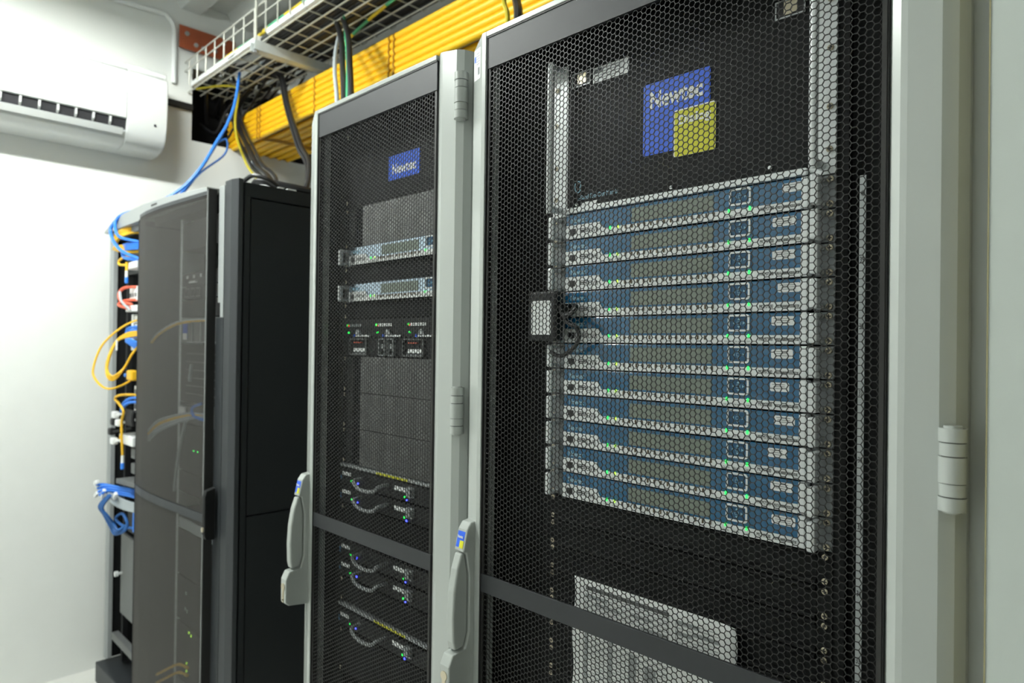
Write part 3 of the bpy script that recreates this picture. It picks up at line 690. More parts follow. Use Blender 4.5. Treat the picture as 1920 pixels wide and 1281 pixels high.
# ------------------------------------------------------------------ narrow rack contents
CX = -.695
n1 = thing('blank_panel', 'black panel with small blue logo at the top of the narrower rack', 'blank panel', (CX, 0, .135))
MB().box(CX-.2413, CX+.2413, -.003, 0, .131, .33).build('panel', M_blk, n1)
b = MB(); b.box(-.750, -.633, -.0036, -.003, .173, .229); lo = b.build('logo_blue_square', M_logo, n1)
text('logo_lettering', 'Newtec', -.737, -.647, .185, .209, -.0037, M_txtw, lo, .03)
for x in (CX-.2325, CX+.2325):
    for zz in (.145, .31): screw(x, -.0032, zz, n1)
def plain(name, label, cat, z0, z1, material, group=None):
    R = thing(name, label, cat, (CX, 0, z0), group)
    MB().box(CX-.2413, CX+.2413, -.0032, 0, z0+.0006, z1-.0006).build('panel', material, R, .0006)
    for x in (CX-.2325, CX+.2325):
        for q in (z0+.007, z1-.007): screw(x, -.0034, q, R)
    return R
G = 'blank panels in the narrower white rack'
plain('blank_panel', 'glossy dark panel above the upper modem in the narrower rack', 'blank panel', .0305, .130, M_blkg, G)
plain('blank_panel', 'black panel between the two modems in the narrower rack', 'blank panel', -.0595, -.0155, M_in, G)
plain('blank_panel', 'black panel below the lower modem in the narrower rack', 'blank panel', -.145, -.105, M_in, G)
for k, (a, c) in enumerate(((-.325, -.236), (-.414, -.325), (-.503, -.414))):
    plain('blank_panel', ['glossy dark panel just below the disk units in the narrower rack', 'glossy dark panel midway down the narrower rack', 'glossy dark panel just above the lower server chassis'][k], 'blank panel', a, c, M_blkg, G)
# disk unit and supply unit
d = thing('disk_unit', 'dark disk unit with three drive bays and green lights in the narrower rack', 'disk unit', (CX, 0, -.19))
MB().box(CX-.2413, CX+.2413, -.006, .4, -.1895, -.1465).build('case', M_gear, d, .001)
for k in range(3):
    x0 = -.925+k*.125
    b = MB(); b.box(x0+.022, x0+.075, -.0075, -.006, -.164, -.158); b.build('drive_label', M_white if k else M_gink, d)
    b = MB(); b.box(x0+.024, x0+.068, -.0079, -.0075, -.162, -.1605); b.build('label_print', M_gink, d)
    b = MB(); b.box(x0+.05, x0+.11, -.0085, -.006, -.1885, -.1845); b.build('bay_edge', M_alu, d)
    b = MB(); b.prism([(x0+.055, -.183), (x0+.075, -.183), (x0+.068, -.172), (x0+.060, -.172)], 1, -.012, -.006); b.build('bay_latch', M_steel, d)
    for (dx, dz, mt) in ((.012, -.1605, M_led), (.017, -.162, M_ledr), (.017, -.1785, M_led)): MB().box(x0+dx, x0+dx+.003, -.0085, -.006, dz-.002, dz+.002).build('led', mt, d)
    b = MB(); b.box(x0+.04, x0+.046, -.0085, -.006, -.189, -.183); b.build('release_tab', M_logo, d)
d = thing('supply_unit', 'dark supply unit with two white labelled modules below the disk unit', 'power supply', (CX, 0, -.234))
MB().box(CX-.2413, CX+.2413, -.004, .4, -.2345, -.1905).build('case', M_gear, d, .001)
for x0 in (-.900, -.680):
    b = MB(); b.ring(x0, x0+.075, -.233, -.193, .002, .003, -.010, -.004); b.build('module_frame', M_gear2, d)
    MB().box(x0+.015, x0+.05, -.0065, -.004, -.2035, -.2015).build('red_stripe', M_red, d)
    MB().box(x0+.018, x0+.066, -.0075, -.004, -.225, -.2165).build('module_label', M_white, d)
    MB().box(x0+.012, x0+.066, -.0065, -.004, -.2315, -.2275).build('module_foot', M_gink, d)
for x0 in (-.770, -.735):
    b = MB(); b.ring(x0, x0+.022, -.233, -.193, .002, .002, -.012, -.004); b.box(x0+.008, x0+.014, -.010, -.004, -.216, -.206); b.build('pull_handle', M_steel, d)
# lower chassis with bail handles
def blade(z, first=None):
    R = thing('blade_server', '', 'server', (CX, 0, z), 'bail handled servers in the narrower rack')
    MB().box(CX-.2380, CX+.2380, -.006, .42, z-.0195, z+.0195).build('case', M_gear, R, .001)
    b = MB(); b.prism([(-.924, z+.003), (-.889, z+.003), (-.889, z+.011), (-.924, z+.011)], 1, -.0075, -.006); b.build('white_label', M_white, R)
    b = MB(); b.prism([(-.705, z+.000), (-.664, z+.000), (-.664, z+.009), (-.705, z+.009)], 1, -.0075, -.006); b.build('white_label', M_white, R)
    b = MB(); b.tube([(-.842, -.004, z+.004), (-.838, -.030, z+.002), (-.815, -.034, z-.010), (-.782, -.034, z-.013), (-.750, -.034, z-.008), (-.734, -.030, z+.004), (-.732, -.004, z+.006)], .0042, 8); b.build('bail_handle', M_steel, R)
    for (x, zz, mt) in ((-.858, z-.010, M_ledb), (-.660, z-.017, M_ledb), (-.886, z-.008, M_led), (-.668, z-.011, M_led)): MB().box(x, x+.0032, -.008, -.006, zz-.0018, zz+.0018).build('led', mt, R)
    b = MB(); b.ring(-.655, -.630, z-.008, z+.014, .002, .003, -.012, -.006); b.box(-.648, -.640, -.014, -.006, z-.004, z+.010); b.build('latch', M_steel, R)
    MB().box(-.935, -.928, -.008, -.006, z-.010, z+.002).build('blue_tab', M_key, R)
    return R
b0 = blade(-.535)
bl = ['bail handled server directly under the yellow striped chassis edge, upper one', 'bail handled server just above the crossbar of the narrower rack', 'first bail handled server below the crossbar of the narrower rack', 'second bail handled server below the crossbar of the narrower rack', 'lowest bail handled server in the narrower rack, below the second striped edge']
for i, zz in enumerate((-.580, -.7155, -.7605, -.885)): dup(b0, (CX, 0, zz), bl[i+1])
b0['label'] = bl[0]
for k, zz in enumerate((-.507, -.852)):
    d = thing('chassis_rim', ['metal chassis edge with yellow stripe above the upper bail handles', 'metal chassis edge with yellow stripe below the crossbar servers'][k], 'chassis edge', (CX, 0, zz-.006), 'striped chassis edges in the narrower rack')
    MB().box(CX-.2413, CX+.2413, -.009, .3, zz-.004, zz+.003).build('edge', M_steel, d, .001)
    MB().box(-.775, -.655, -.0098, -.009, zz-.003, zz+.002).build('yellow_stripe', M_logoy, d)
plain('blank_panel', 'black panel behind the crossbar of the narrower rack', 'blank panel', -.690, -.604, M_in, G)
plain('blank_panel', 'black panel above the second striped edge in the narrower rack', 'blank panel', -.845, -.786, M_in, G)
plain('blank_panel', 'black panel at the bottom of the view in the narrower rack', 'blank panel', -1.02, -.910, M_in, G)

# ------------------------------------------------------------------ dark rack pair by the wall
TD = .262
R = thing('dark_rack', 'anthracite server rack with curved fine mesh door, left of the white racks', 'server rack', (-1.83, .4, -Z0))
b = MB()
b.box(-2.235, -2.217, -.094, .90, -Z0+.09, TD-.015); b.box(-1.50, -1.452, -.05, .90, -Z0, TD)
b.box(-2.215, -1.50, -.05, .90, TD-.03, TD); b.box(-2.215, -1.50, .88, .90, -Z0, TD-.03); b.box(-2.215, -1.50, -.05, .90, -Z0, -Z0+.09)
b.build('carcass', M_dark2, R)
MB().box(-2.2168, -2.2150, -.090, .86, -Z0+.1, TD-.035).build('inner_lining', M_gear2, R)
b = MB()
for (y0, y1, z0, z1) in ((-.045, .90, .232, .274), (-.045, .90, -Z0, -Z0+.03)): b.box(-1.4515, -1.430, y0, y1, z0, z1)
b.box(-1.4515, -1.430, -.045, -.028, -Z0+.03, .232)
b.build('side_frame', M_dark2, R, .001)
b = MB(); b.box(-1.4515, -1.434, -.024, .89, -.728, .228); b.build('side_panel', M_dark2, R, .0015)
b = MB(); b.box(-1.4515, -1.434, -.024, .89, -Z0+.034, -.733); b.build('side_panel', M_dark2, R, .0015)
b = MB(); b.prism([(-1.5080, -.066), (-1.5055, -.0730), (-1.460, -.0730), (-1.430, -.064), (-1.430, -.050), (-1.508, -.050)], 2, -Z0, .283); b.build('front_post', M_dark, R, .0015)
b = MB(); b.box(-1.548, -1.5085, -.0735, -.052, -.085, .272); b.box(-1.53, -1.5085, -.0735, -.052, -.13, -.085); b.build('pale_lit_trim', M_darkl, R)  # pale strip, the light on its upper part put into the colour
b = MB(); b.box(-1.562, -1.5085, -.0725, -.052, -Z0, -.132); b.build('lower_trim', M_dark, R)
b = MB()
for x in (-1.997, -1.503): b.box(x-.010, x+.010, -.027, -.021, -Z0+.09, TD-.03); b.box(x+.008, x+.010, -.021, .05, -Z0+.09, TD-.03)
b.build('mounting_rail', M_galv, R)
cv = [(-2.236, -.088), (-2.225, -.100), (-2.19, -.107), (-2.10, -.116), (-1.98, -.119), (-1.86, -.114), (-1.74, -.106), (-1.64, -.099), (-1.575, -.094)]
def cy(x):
    for (a, ya), (c, yc) in zip(cv, cv[1:]):
        if a <= x <= c: return ya+(yc-ya)*(x-a)/(c-a)
    return cv[-1][1]
def shell(x0, x1, z0, z1, d0, d1, n=14):
    b = MB(); xs = [x0+(x1-x0)*i/n for i in range(n+1)]
    b.prism([(x, cy(x)-d0) for x in xs]+[(x, cy(x)+d1) for x in xs[::-1]], 2, z0, z1); return b
d = shell(-2.235, -1.572, .249, TD, .002, .02); d.add(shell(-2.235, -2.222, -Z0+.04, .249, .002, .012, 3).v, shell(-2.235, -2.222, -Z0+.04, .249, .002, .012, 3).f)
D = d.build('door', M_dark, R)
b = MB(); b.box(-1.5715, -1.563, -.100, -.074, -Z0+.04, .265); b.build('door_edge', M_seal, D)
b = MB(); b.box(-1.577, -1.572, -.099, -.080, -Z0+.04, .262); b.build('edge_strip', M_darkl, D)
shell(-2.234, -1.578, -.765, -.738, .0035, .006).build('middle_band', M_dark, D)
fm = MB(); pz = .005; x = -2.221
while x < -1.578:
    fm.add([(x, cy(x), -Z0+.045), (x+.0014, cy(x+.0014), -Z0+.045), (x+.0014, cy(x+.0014), .249), (x, cy(x), .249)], [(0, 1, 2, 3)]); x += .005
xs = [-2.222+.644*i/16 for i in range(17)]; z = -Z0+.045
while z < .249:
    v = []; 
    for q in xs: v += [(q, cy(q), z), (q, cy(q), z+.0014)]
    fm.add(v, [(2*i, 2*i+2, 2*i+3, 2*i+1) for i in range(16)]); z += pz
o = fm.build('mesh_screen', M_fine, D); md = o.modifiers.new('solid', 'SOLIDIFY'); md.thickness = .0006
b = MB(); b.prism([(-.080, -.650), (-.106, -.657), (-.111, -.675), (-.111, -.790), (-.105, -.806), (-.080, -.809)], 0, -1.548, -1.526); hd = b.build('door_handle', M_blk, D, .003)
b = MB(); b.cyl((-1.537, -.115, -.775), 1, .0075, .006, 14); b.build('lock', M_screw, hd)
b = MB(); b.prism([(-2.2365, .308), (-2.20, .308), (-1.95, .300), (-1.60, .278), (-1.60, .2635), (-2.2365, .2635)], 1, -.092, -.03); b.build('top_fascia', M_darkl, R, .0015)
b = MB(); b.box(-2.12, -2.06, -.0925, -.0915, .286, .293); b.build('fascia_slot', M_port, R)
# open rack next to the wall
R = thing('open_rack', 'narrow black open cable rack between the wall and the dark mesh rack', 'server rack', (-2.46, .4, -Z0))
b = MB(); b.box(-2.70, -2.682, -.05, .75, -Z0+.1, .25); b.box(-2.682, -2.24, .73, .75, -Z0+.1, .25); b.box(-2.682, -2.24, -.05, .73, .22, .25); b.build('carcass', M_in, R)
b = MB(); b.prism([(-2.705, -.05), (-2.705, -.066), (-2.698, -.074), (-2.680, -.074), (-2.672, -.066), (-2.672, -.05)], 2, -Z0+.1, .25); b.build('front_post', M_darkl, R, .001)
b = MB(); b.prism([(-2.72, .258), (-2.60, .290), (-2.45, .305), (-2.237, .308), (-2.237, .251), (-2.72, .251)], 1, -.092, -.03); b.build('top_fascia', M_darkl, R, .0015)
b = MB(); b.box(-2.68, -2.24, -.070, -.051, .226, .2505); b.build('under_rail', M_gear2, R)
b = MB(); b.prism([(-2.715, -.10), (-2.2361, -.085), (-2.2361, .75), (-2.715, .75)], 2, -Z0, -Z0+.085); b.build('plinth', M_dark, R, .004)
b = MB(); b.box(-2.62, -2.60, -.03, -.01, -Z0+.1, .22); b.build('inner_upright', M_gear, R)
b = MB(); b.box(-2.655, -2.30, -.055, -.03, -1.475, -1.445); b.build('lower_rail', M_gear2, R)

# ---- things in the open rack
def boxy(name, label, cat, x0, x1, y0, y1, z0, z1, material, group=None, bev=.002):
    return tag(MB().box(x0, x1, y0, y1, z0, z1).build(name, material, None, bev), label, cat, group)
def unit(name, label, cat, x0, x1, y0, y1, z0, z1, material, group=None):
    R = thing(name, label, cat, ((x0+x1)/2, (y0+y1)/2, z0), group)
    MB().box(x0, x1, y0, y1, z0, z1).build('case', material, R, .0015)
    return R
G = 'yellow patch cables in the open rack'
for k in range(4):
    cable('patch_cable', 'yellow cable of the coil at the open rack top, %s' % ['outermost', 'second', 'third', 'innermost'][k], 'cable', [(-2.38, -.04, .235-.004*k), (-2.45, -.075, .247-.006*k), (-2.53+.01*k, -.092, .235-.005*k), (-2.55+.012*k, -.10, .205), (-2.52+.01*k, -.10, .192+.004*k), (-2.46, -.09, .215+.002*k), (-2.37, -.05, .235-.003*k)], .0045, M_yelc, G, 6)
for k in range(4):
    cable('patch_cable', 'yellow cable of the flat fan under the coil, %s' % ['top one', 'second', 'third', 'bottom one'][k], 'cable', [(-2.35, -.04, .178-.010*k), (-2.43, -.08, .176-.009*k), (-2.50+.012*k, -.105, .172-.006*k), (-2.55+.02*k, -.10, .168-.004*k)], .0055, M_yelc, G, 6)
    cable('patch_cable', 'blue cable of the flat fan behind the yellow ones, %s' % ['top one', 'second', 'third', 'bottom one'][k], 'cable', [(-2.34, -.05, .186-.009*k), (-2.40, -.075, .183-.008*k), (-2.455, -.09, .178-.007*k)], .005, M_blue, 'blue patch cables in the open rack', 6)
cable('patch_cable', 'blue cable arc below the yellow fan', 'cable', [(-2.449, -.095, .146), (-2.43, -.095, .128), (-2.392, -.09, .118), (-2.34, -.05, .112)], .007, M_blue, 'blue patch cables in the open rack')
u = unit('patch_unit', 'white patch unit ends below the blue arc', 'patch unit', -2.44, -2.30, -.085, .1, .078, .104, M_white)
cable('patch_cable', 'yellow cable bent at the white patch unit', 'cable', [(-2.41, -.085, .095), (-2.46, -.10, .098), (-2.47, -.10, .115), (-2.43, -.09, .128), (-2.40, -.08, .125)], .005, M_yelc, G, 6)
pc = thing('patch_plug', 'dangling yellow patch lead with a white and blue plug', 'plug', (-2.405, -.09, .02))
MB().tube([(-2.405, -.09, .105), (-2.407, -.09, .088), (-2.407, -.09, .070)], .005, 8).build('lead', M_yelc, pc)
MB().cyl((-2.407, -.09, .045), 2, .0055, .026, 10).build('boot', M_white, pc); MB().cyl((-2.407, -.09, .022), 2, .0065, .023, 10).build('connector', M_blue, pc)
boxy('equipment_box', 'dark box with a vent behind the top patch cables', 'box', -2.60, -2.42, -.03, .2, .07, .17, M_gear)
for k in range(2):
    cable('patch_cable', 'coral cable loop at the white patch unit, %s' % ['upper', 'lower'][k], 'cable', [(-2.38, -.05, .008-.05*k), (-2.443, -.085, .006-.052*k), (-2.465, -.10, -.018-.042*k), (-2.44, -.098, -.05-.02*k), (-2.40, -.07, -.062-.018*k)], .006, M_red, 'coral patch cables', 6)
cable('patch_cable', 'white cable crossing the coral loops', 'cable', [(-2.455, -.10, -.01), (-2.43, -.10, -.05), (-2.39, -.08, -.085)], .005, M_gry, None, 6)
u = unit('patch_unit', 'cream patch unit behind the coral loops', 'patch unit', -2.47, -2.30, -.06, .12, -.045, .012, M_white, 'white patch units in the open rack')
for k in range(3): MB().box(-2.46+.03*k, -2.445+.03*k, -.062, -.06, -.03, -.015).build('socket', M_gear2, u)
u = unit('patch_unit', 'white converter unit below the coral loops', 'patch unit', -2.465, -2.30, -.075, .12, -.090, -.066, M_white, 'white patch units in the open rack')
u = unit('patch_unit', 'grey white panel with sockets above the blue tangle', 'patch unit', -2.46, -2.30, -.055, .12, -.245, -.100, M_paper, 'white patch units in the open rack')
for k in range(4):
    b = MB(); b.ring(-2.425, -2.36, -.125-.033*k, -.102-.033*k, .002, .003, -.0565, -.055); b.build('socket', M_port, u)
for k in range(4):
    cable('patch_cable', 'blue cable of the tangle behind the yellow loops, %s' % ['first', 'second', 'third', 'fourth'][k], 'cable', [(-2.36, -.05, -.150-.012*k), (-2.41, -.075, -.155-.012*k), (-2.43, -.08, -.17-.012*k), (-2.41, -.08, -.195-.006*k), (-2.36, -.06, -.215-.008*k)], .006, M_blue, 'blue tangle in the open rack', 6)
cable('fibre_cable', 'widest yellow fibre loop reaching out in front of the wall', 'cable', [(-2.30, -.03, -.12), (-2.399, -.06, -.127), (-2.405, -.12, -.167), (-2.422, -.17, -.23), (-2.405, -.2, -.312), (-2.381, -.2, -.352), (-2.337, -.18, -.385), (-2.314, -.15, -.387), (-2.36, -.09, -.367), (-2.38, -.07, -.35)], .0042, M_yelc, 'yellow fibre loops of the open rack')
for k in range(3):
    e = .007*k
    cable('fibre_cable', 'yellow fibre in the inner loop by the rack post, %s' % ['outer strand', 'middle strand', 'inner strand'][k], 'cable', [(-2.30, -.05, -.168-e), (-2.341, -.1, -.177-e), (-2.417+e, -.12, -.209), (-2.43+e, -.14, -.262), (-2.431+e, -.15, -.314), (-2.40+e, -.15, -.352+e), (-2.375, -.135, -.357+e), (-2.385, -.10, -.314), (-2.36, -.08, -.261), (-2.36, -.05, -.215)], .0042, M_yelc, 'yellow fibre loops of the open rack')
boxy('cable_tag', 'white paper tag on the inner yellow fibre loop', 'tag', -2.408, -2.392, -.125, -.121, -.245, -.205, M_white)
pc = thing('patch_plug', 'yellow plug with blue tip beside the inner fibre loop', 'plug', (-2.37, -.08, -.36)); MB().box(-2.392, -2.33, -.09, -.06, -.362, -.322).build('body', M_yelc, pc, .006)
MB().box(-2.418, -2.3925, -.092, -.078, -.350, -.336).build('tip', M_blue, pc, .003)
u = unit('patch_unit', 'white socket panel under the yellow plug', 'patch unit', -2.39, -2.29, -.06, .1, -.49, -.385, M_white, 'white patch units in the open rack')
for k in range(3):
    b = MB(); b.box(-2.385, -2.34, -.062, -.06, -.415-.03*k, -.398-.03*k); b.build('socket', M_gear2, u)
cable('fibre_cable', 'lower yellow fibre running down past the white modem', 'cable', [(-2.33, -.05, -.42), (-2.401, -.08, -.42), (-2.451, -.1, -.426), (-2.495, -.1, -.442), (-2.44, -.1, -.458), (-2.40, -.095, -.486), (-2.421, -.095, -.527), (-2.418, -.095, -.58), (-2.42, -.09, -.66)], .005, M_yelc)
pc = thing('patch_plug', 'white and blue plug on the end of the lower yellow fibre', 'plug', (-2.42, -.09, -.715)); MB().cyl((-2.42, -.09, -.692), 2, .0058, .03, 10).build('boot', M_white, pc); MB().cyl((-2.42, -.09, -.716), 2, .007, .024, 10).build('connector', M_blue, pc)
for k in range(2):
    cable('patch_cable', 'blue cable above the white modem, %s' % ['upper', 'lower'][k], 'cable', [(-2.33, -.05, -.43-.02*k), (-2.39, -.075, -.435-.015*k), (-2.43, -.09, -.462-.012*k), (-2.445, -.09, -.49)], .006, M_blue, 'blue cables above the modem', 6)
mdm = thing('modem', 'white modem box lying in the open rack with a yellow label end', 'modem', (-2.44, -.04, -.63))
MB().box(-2.500, -2.33, -.082, .06, -.620, -.583).build('case', M_white, mdm, .003); MB().box(-2.494, -2.455, -.0838, -.082, -.613, -.590).build('yellow_label', M_yelc, mdm)
for k in range(4): MB().tube([(-2.41+.022*k, -.075, -.478), (-2.408+.022*k, -.08, -.51), (-2.41+.022*k, -.075, -.54)], .0085, 7).build('coiled_lead', M_black, mdm)
for k, (x, y, z, mt) in enumerate(((-2.50, -.10, -.535, M_gear), (-2.485, -.10, -.505, M_white), (-2.455, -.095, -.535, M_white), (-2.50, -.10, -.612, M_white), (-2.515, -.105, -.575, M_gear))):
    pg = thing('power_plug', ['black plug left of the white modem', 'cream plug above the white modem', 'white plug touching the modem top', 'white plug at the lower modem corner', 'black plug at the modem end'][k], 'plug', (x, y, z))
    MB().box(x-.018, x+.018, y-.012, y+.012, z-.014, z+.014).build('body', mt, pg, .006); MB().tube([(x+.015, y, z), (x+.05, y+.03, z+.01), (x+.09, y+.05, z+.02)], .005, 7).build('lead', mt, pg)
for k in range(2): boxy('equipment_box', ['dark device just below the white modem', 'dark device above the grey shelf'][k], 'box', -2.42, -2.28, -.06, .2, -.675-.06*k, -.635-.06*k, M_gear2, 'dark devices in the open rack')
sh = tag(MB().prism([(-2.43, -.11), (-2.24, -.078), (-2.24, .3), (-2.43, .3)], 2, -.772, -.752).build('equipment_shelf', M_gear2, None, .002), 'grey metal shelf carrying the blue cable bunch', 'shelf')
for k in range(7):
    dz = -.009*(k % 4); dx = .012*k
    cable('network_cable', 'blue network cable in the bunch poking out of the open rack, strand %s' % 'a b c d e f g'.split()[k], 'cable', [(-2.30, -.05, -.795+dz), (-2.38, -.07, -.793+dz), (-2.43, -.10, -.788+dz), (-2.49+dx*.6, -.135, -.782+dz), (-2.515+dx, -.155, -.785+dz*1.3)], .0055, M_blue, 'blue network cables of the lower bunch', 6)
for k, (x, y, z, r) in enumerate(((-2.50, -.160, -.772, .3), (-2.53, -.150, -.790, -.1), (-2.515, -.155, -.822, .5), (-2.46, -.145, -.812, .9), (-2.42, -.115, -.822, .8))):
    b = MB(); b.box(-.022, .022, -.006, .006, -.007, .007)
    c_, s_ = math.cos(r), math.sin(r); b.v = [(x+p[0]*c_-p[2]*s_, y+p[1], z+p[0]*s_+p[2]*c_) for p in b.v]
    tag(b.build('network_plug', M_white, None, .002), ['white network plug on the blue bunch, highest one', 'white network plug on the blue bunch, pointing at the wall', 'white network plug on the blue bunch, lower left', 'white network plug on the blue bunch, by the grey cables', 'white network plug on the blue bunch, nearest the mesh door'][k], 'plug', 'white plugs of the blue bunch')
for k in range(5):
    cable('network_cable', 'light grey cable of the curved bunch under the blue one, %s' % ['top', 'second', 'middle', 'fourth', 'bottom'][k], 'cable', [(-2.30, -.04, -.848-.008*k), (-2.367, -.055, -.850-.008*k), (-2.41, -.085, -.840-.008*k), (-2.445+.006*k, -.12, -.815-.008*k), (-2.455+.006*k, -.13, -.80-.006*k)], .0055, M_gry, 'light grey network cables')
for k in range(3):
    cable('network_cable', 'dark blue cable looping down below the grey bunch, %s' % ['large loop', 'middle loop', 'small loop'][k], 'cable', [(-2.44+.01*k, -.13, -.815), (-2.492+.02*k, -.15, -.865), (-2.505+.03*k, -.13, -.905), (-2.49+.02*k, -.11, -.955+.01*k), (-2.47+.02*k, -.1, -.982+.012*k), (-2.42, -.08, -.965+.01*k), (-2.40, -.075, -.93), (-2.43, -.085, -.895), (-2.46, -.10, -.92), (-2.42, -.08, -.945), (-2.37, -.05, -.95)], .0055, M_dblue, 'blue loops below the grey bunch')
boxy('equipment_box', 'dark grey box with a blue clip behind the blue loops', 'box', -2.50, -2.28, -.045, .3, -.985, -.875, M_gear)
boxy('cable_clip', 'bright blue clip on the dark box below the grey cables', 'clip', -2.385, -2.355, -.062, -.0455, -.965, -.885, M_blue, None, .006)
cv_ = thing('cover_panel', 'plain grey cover panel low in the open rack with a round knob', 'cover', (-2.44, -.04, -1.36))
MB().box(-2.575, -2.27, -.048, -.035, -1.34, -1.005).build('panel', M_gear2, cv_, .003)
b = MB(); b.cyl((-2.555, -.075, -1.17), 1, .011, .012, 14); b.cyl((-2.555, -.063, -1.17), 1, .005, .016, 10); b.build('knob', M_alu, cv_)

# ---- things in the dark rack (seen through the mesh door)
def gear(name, label, cat, z0, z1, material=M_gear, group='units in the dark mesh rack', deep=.5):
    R = thing(name, label, cat, (-1.75, .1, z0), group)
    MB().box(-1.985, -1.515, -.0265, -.0245+deep, z0+.0008, z1-.0008).build('case', material, R, .001)
    return R
gear('blank_panel', 'dark blank panel at the top of the mesh rack', 'blank panel', .115, .215)
g = gear('rack_switch', 'dark switch with pale indicator squares below the top panel of the mesh rack', 'switch', -.012, .035)
for k in range(5): MB().box(-1.94+.06*k, -1.925+.06*k, -.028, -.0265, .015, .026).build('indicator', M_white, g)
b = MB(); b.box(-1.90, -1.84, -.035, -.0265, -.002, .004); b.build('pale_lever', M_white, g)
g = gear('rack_server', 'black server with square bays under the indicator switch', 'server', -.058, -.014, M_gear)
for k in range(3):
    b = MB(); b.ring(-1.95+.05*k, -1.91+.05*k, -.05, -.02, .002, .003, -.029, -.0265); b.build('bay', M_gear2, g)
gear('blank_panel', 'dark blank panel above the blue labelled chassis', 'blank panel', -.122, -.060)
g = gear('module_chassis', 'module chassis with a blue label at its left end', 'chassis', -.212, -.124, M_gear2)
MB().box(-1.965, -1.925, -.0285, -.0265, -.20, -.135).build('blue_label', M_logo, g); MB().box(-1.965, -1.925, -.029, -.0285, -.20, -.178).build('white_label', M_white, g)
for k in range(5): MB().box(-1.88+.075*k, -1.873+.075*k, -.0295, -.0265, -.205, -.135).build('separator', M_steel, g)
MB().box(-1.93, -1.515, -.029, -.0265, -.211, -.206).build('edge', M_steel, g); MB().box(-1.80, -1.795, -.029, -.0265, -.133, -.128).build('led', M_led, g)
g = gear('rack_server', 'black finned server below the blue labelled chassis', 'server', -.42, -.215, M_gear)
for k in range(6): MB().box(-1.93, -1.53, -.028, -.0265, -.25-.028*k, -.246-.028*k).build('fin', M_gear2, g)
tag(MB().tube([(-1.868, -.032, -.285), (-1.872, -.034, -.31), (-1.876, -.034, -.345)], .006, 8).build('key_pendant', M_gry), 'pale dangling tag in front of the finned server', 'tag')
g = gear('rack_switch', 'pale grey switch with a white left end carrying the cable bunch', 'switch', -.492, -.434, M_gear2); MB().box(-1.985, -1.925, -.032, -.0266, -.490, -.437).build('white_end', M_white, g, .002)
g = gear('rack_server', 'black server with two green lights below the pale switch', 'server', -.66, -.495, M_gear)
for x in (-1.852, -1.815): MB().box(x, x+.006, -.029, -.0265, -.585, -.579).build('led', M_led, g)
b = MB(); b.box(-1.73, -1.72, -.03, -.0265, -.63, -.55); b.build('pale_tab', M_gry, g)
gear('blank_panel', 'dark blank panel just above the curved door band of the mesh rack', 'blank panel', -.74, -.665)
g = gear('keyboard_tray', 'tray with pale front strip just below the curved door band', 'tray', -.865, -.80, M_gear); MB().box(-1.96, -1.53, -.033, -.0266, -.862, -.828).build('front_strip', M_gry, g)
gear('blank_panel', 'dark blank panel under the pale fronted tray', 'blank panel', -1.03, -.87)
g = gear('rack_server', 'server with small pale buttons low in the mesh rack', 'server', -1.19, -1.035, M_gear)
for x, z in ((-1.90, -1.09), (-1.89, -1.15), (-1.905, -1.145)): MB().box(x, x+.008, -.029, -.0265, z, z+.012).build('button', M_gry, g)
g = gear('rack_switch', 'lowest visible unit with green lights in the mesh rack', 'switch', -1.40, -1.20, M_gear)
for x, z in ((-1.87, -1.215), (-1.85, -1.22), (-1.885, -1.325), (-1.885, -1.352)): MB().box(x, x+.006, -.029, -.0265, z, z+.006).build('led', M_led2, g)
G = 'cables behind the mesh door'
for k in range(2): cable('fibre_cable', 'yellow grey fibre arching left from the blue labelled chassis, %s' % ['upper', 'lower'][k], 'cable', [(-2.16, -.07, -.205-.006*k), (-2.105, -.062, -.175-.005*k), (-1.972, -.052, -.142-.005*k), (-1.825, -.042, -.132-.004*k), (-1.736, -.033, -.133)], .005, M_yelc if k else M_gry, G, 6)
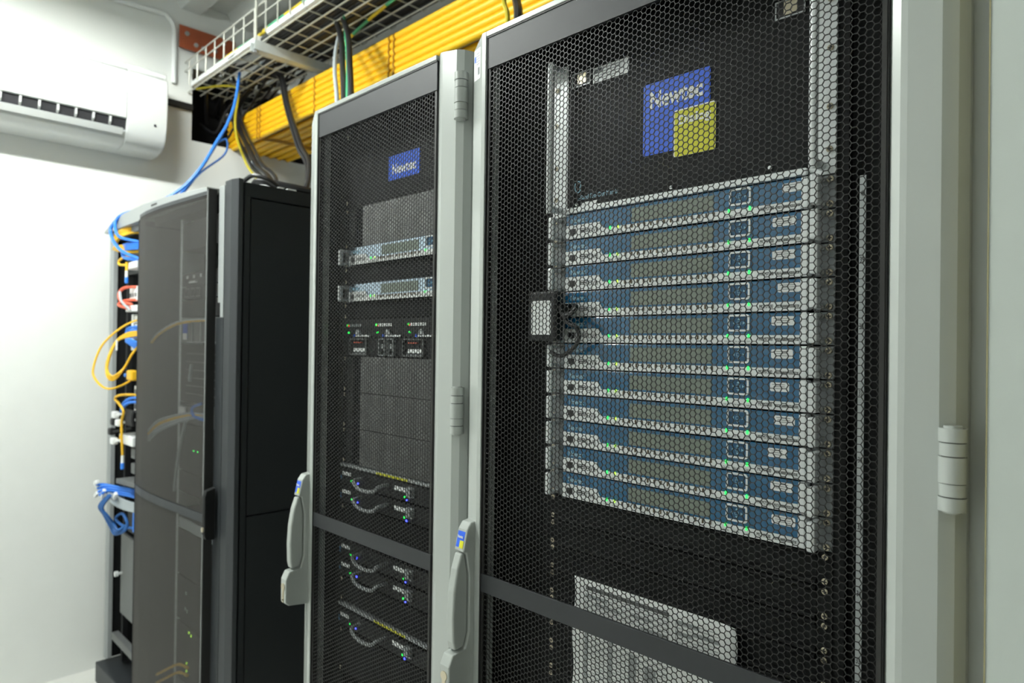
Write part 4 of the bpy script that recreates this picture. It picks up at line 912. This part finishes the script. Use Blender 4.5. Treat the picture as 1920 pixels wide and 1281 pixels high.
for k in range(4): cable('fibre_cable', 'fibre of the thick bunch arching left from the pale switch, strand %s' % 'a b c d'.split()[k], 'cable', [(-2.184, -.068, -.578+.012*k), (-2.088, -.062, -.532+.012*k), (-1.905, -.052, -.484+.008*k), (-1.80, -.042, -.462+.004*k), (-1.68, -.032, -.448)], .0055, (M_gry, M_gry, M_yelc, M_gry)[k], G, 6)
cable('fibre_cable', 'pale cable hanging down from the thick bunch', 'cable', [(-1.86, -.05, -.48), (-1.883, -.05, -.51), (-1.925, -.05, -.597), (-1.95, -.05, -.68), (-1.96, -.05, -.735)], .006, M_gry, G, 6)
cable('patch_cable', 'blue cable hoop on the pale switch', 'cable', [(-1.78, -.03, -.415), (-1.809, -.048, -.43), (-1.80, -.05, -.452), (-1.761, -.046, -.462), (-1.70, -.034, -.466)], .005, M_blue, G, 6)
for k in range(2): cable('fibre_cable', 'yellow fibre at the green lights low in the mesh rack, %s' % ['upper', 'lower'][k], 'cable', [(-2.08, -.06, -1.42-.03*k), (-1.99, -.05, -1.37-.03*k), (-1.92, -.04, -1.335-.028*k), (-1.86, -.032, -1.33-.026*k)], .005, M_yelc, G, 6)

# ---- on top of the dark rack
cable('top_cable', 'thick black cable lying along the top of the dark rack', 'cable', [(-1.72, .20, .285), (-1.56, .05, .290), (-1.50, .03, .300), (-1.46, .09, .292), (-1.45, .16, .288), (-1.46, .30, .286)], .012, M_black)
cable('top_cable', 'black cable hooped over the front corner of the dark rack top', 'cable', [(-1.60, -.02, .278), (-1.53, -.01, .296), (-1.48, .0, .310), (-1.45, .03, .300), (-1.455, .07, .285)], .007, M_black)
ro = thing('cable_reel', 'white reel lying on top of the dark rack', 'reel', (-1.50, .04, .275)); MB().cyl((-1.497, .045, .2765), 2, .036, .012, 20, .02).build('disc', M_white, ro)
for k, (y0, y1) in enumerate(((.062, .082), (.092, .122))): boxy('paper_scrap', ['smaller white scrap under the cable on the dark rack', 'larger white scrap under the cable on the dark rack'][k], 'paper', -1.47, -1.435, y0, y1, .2745, .279, M_white, 'white scraps on the dark rack', .001)
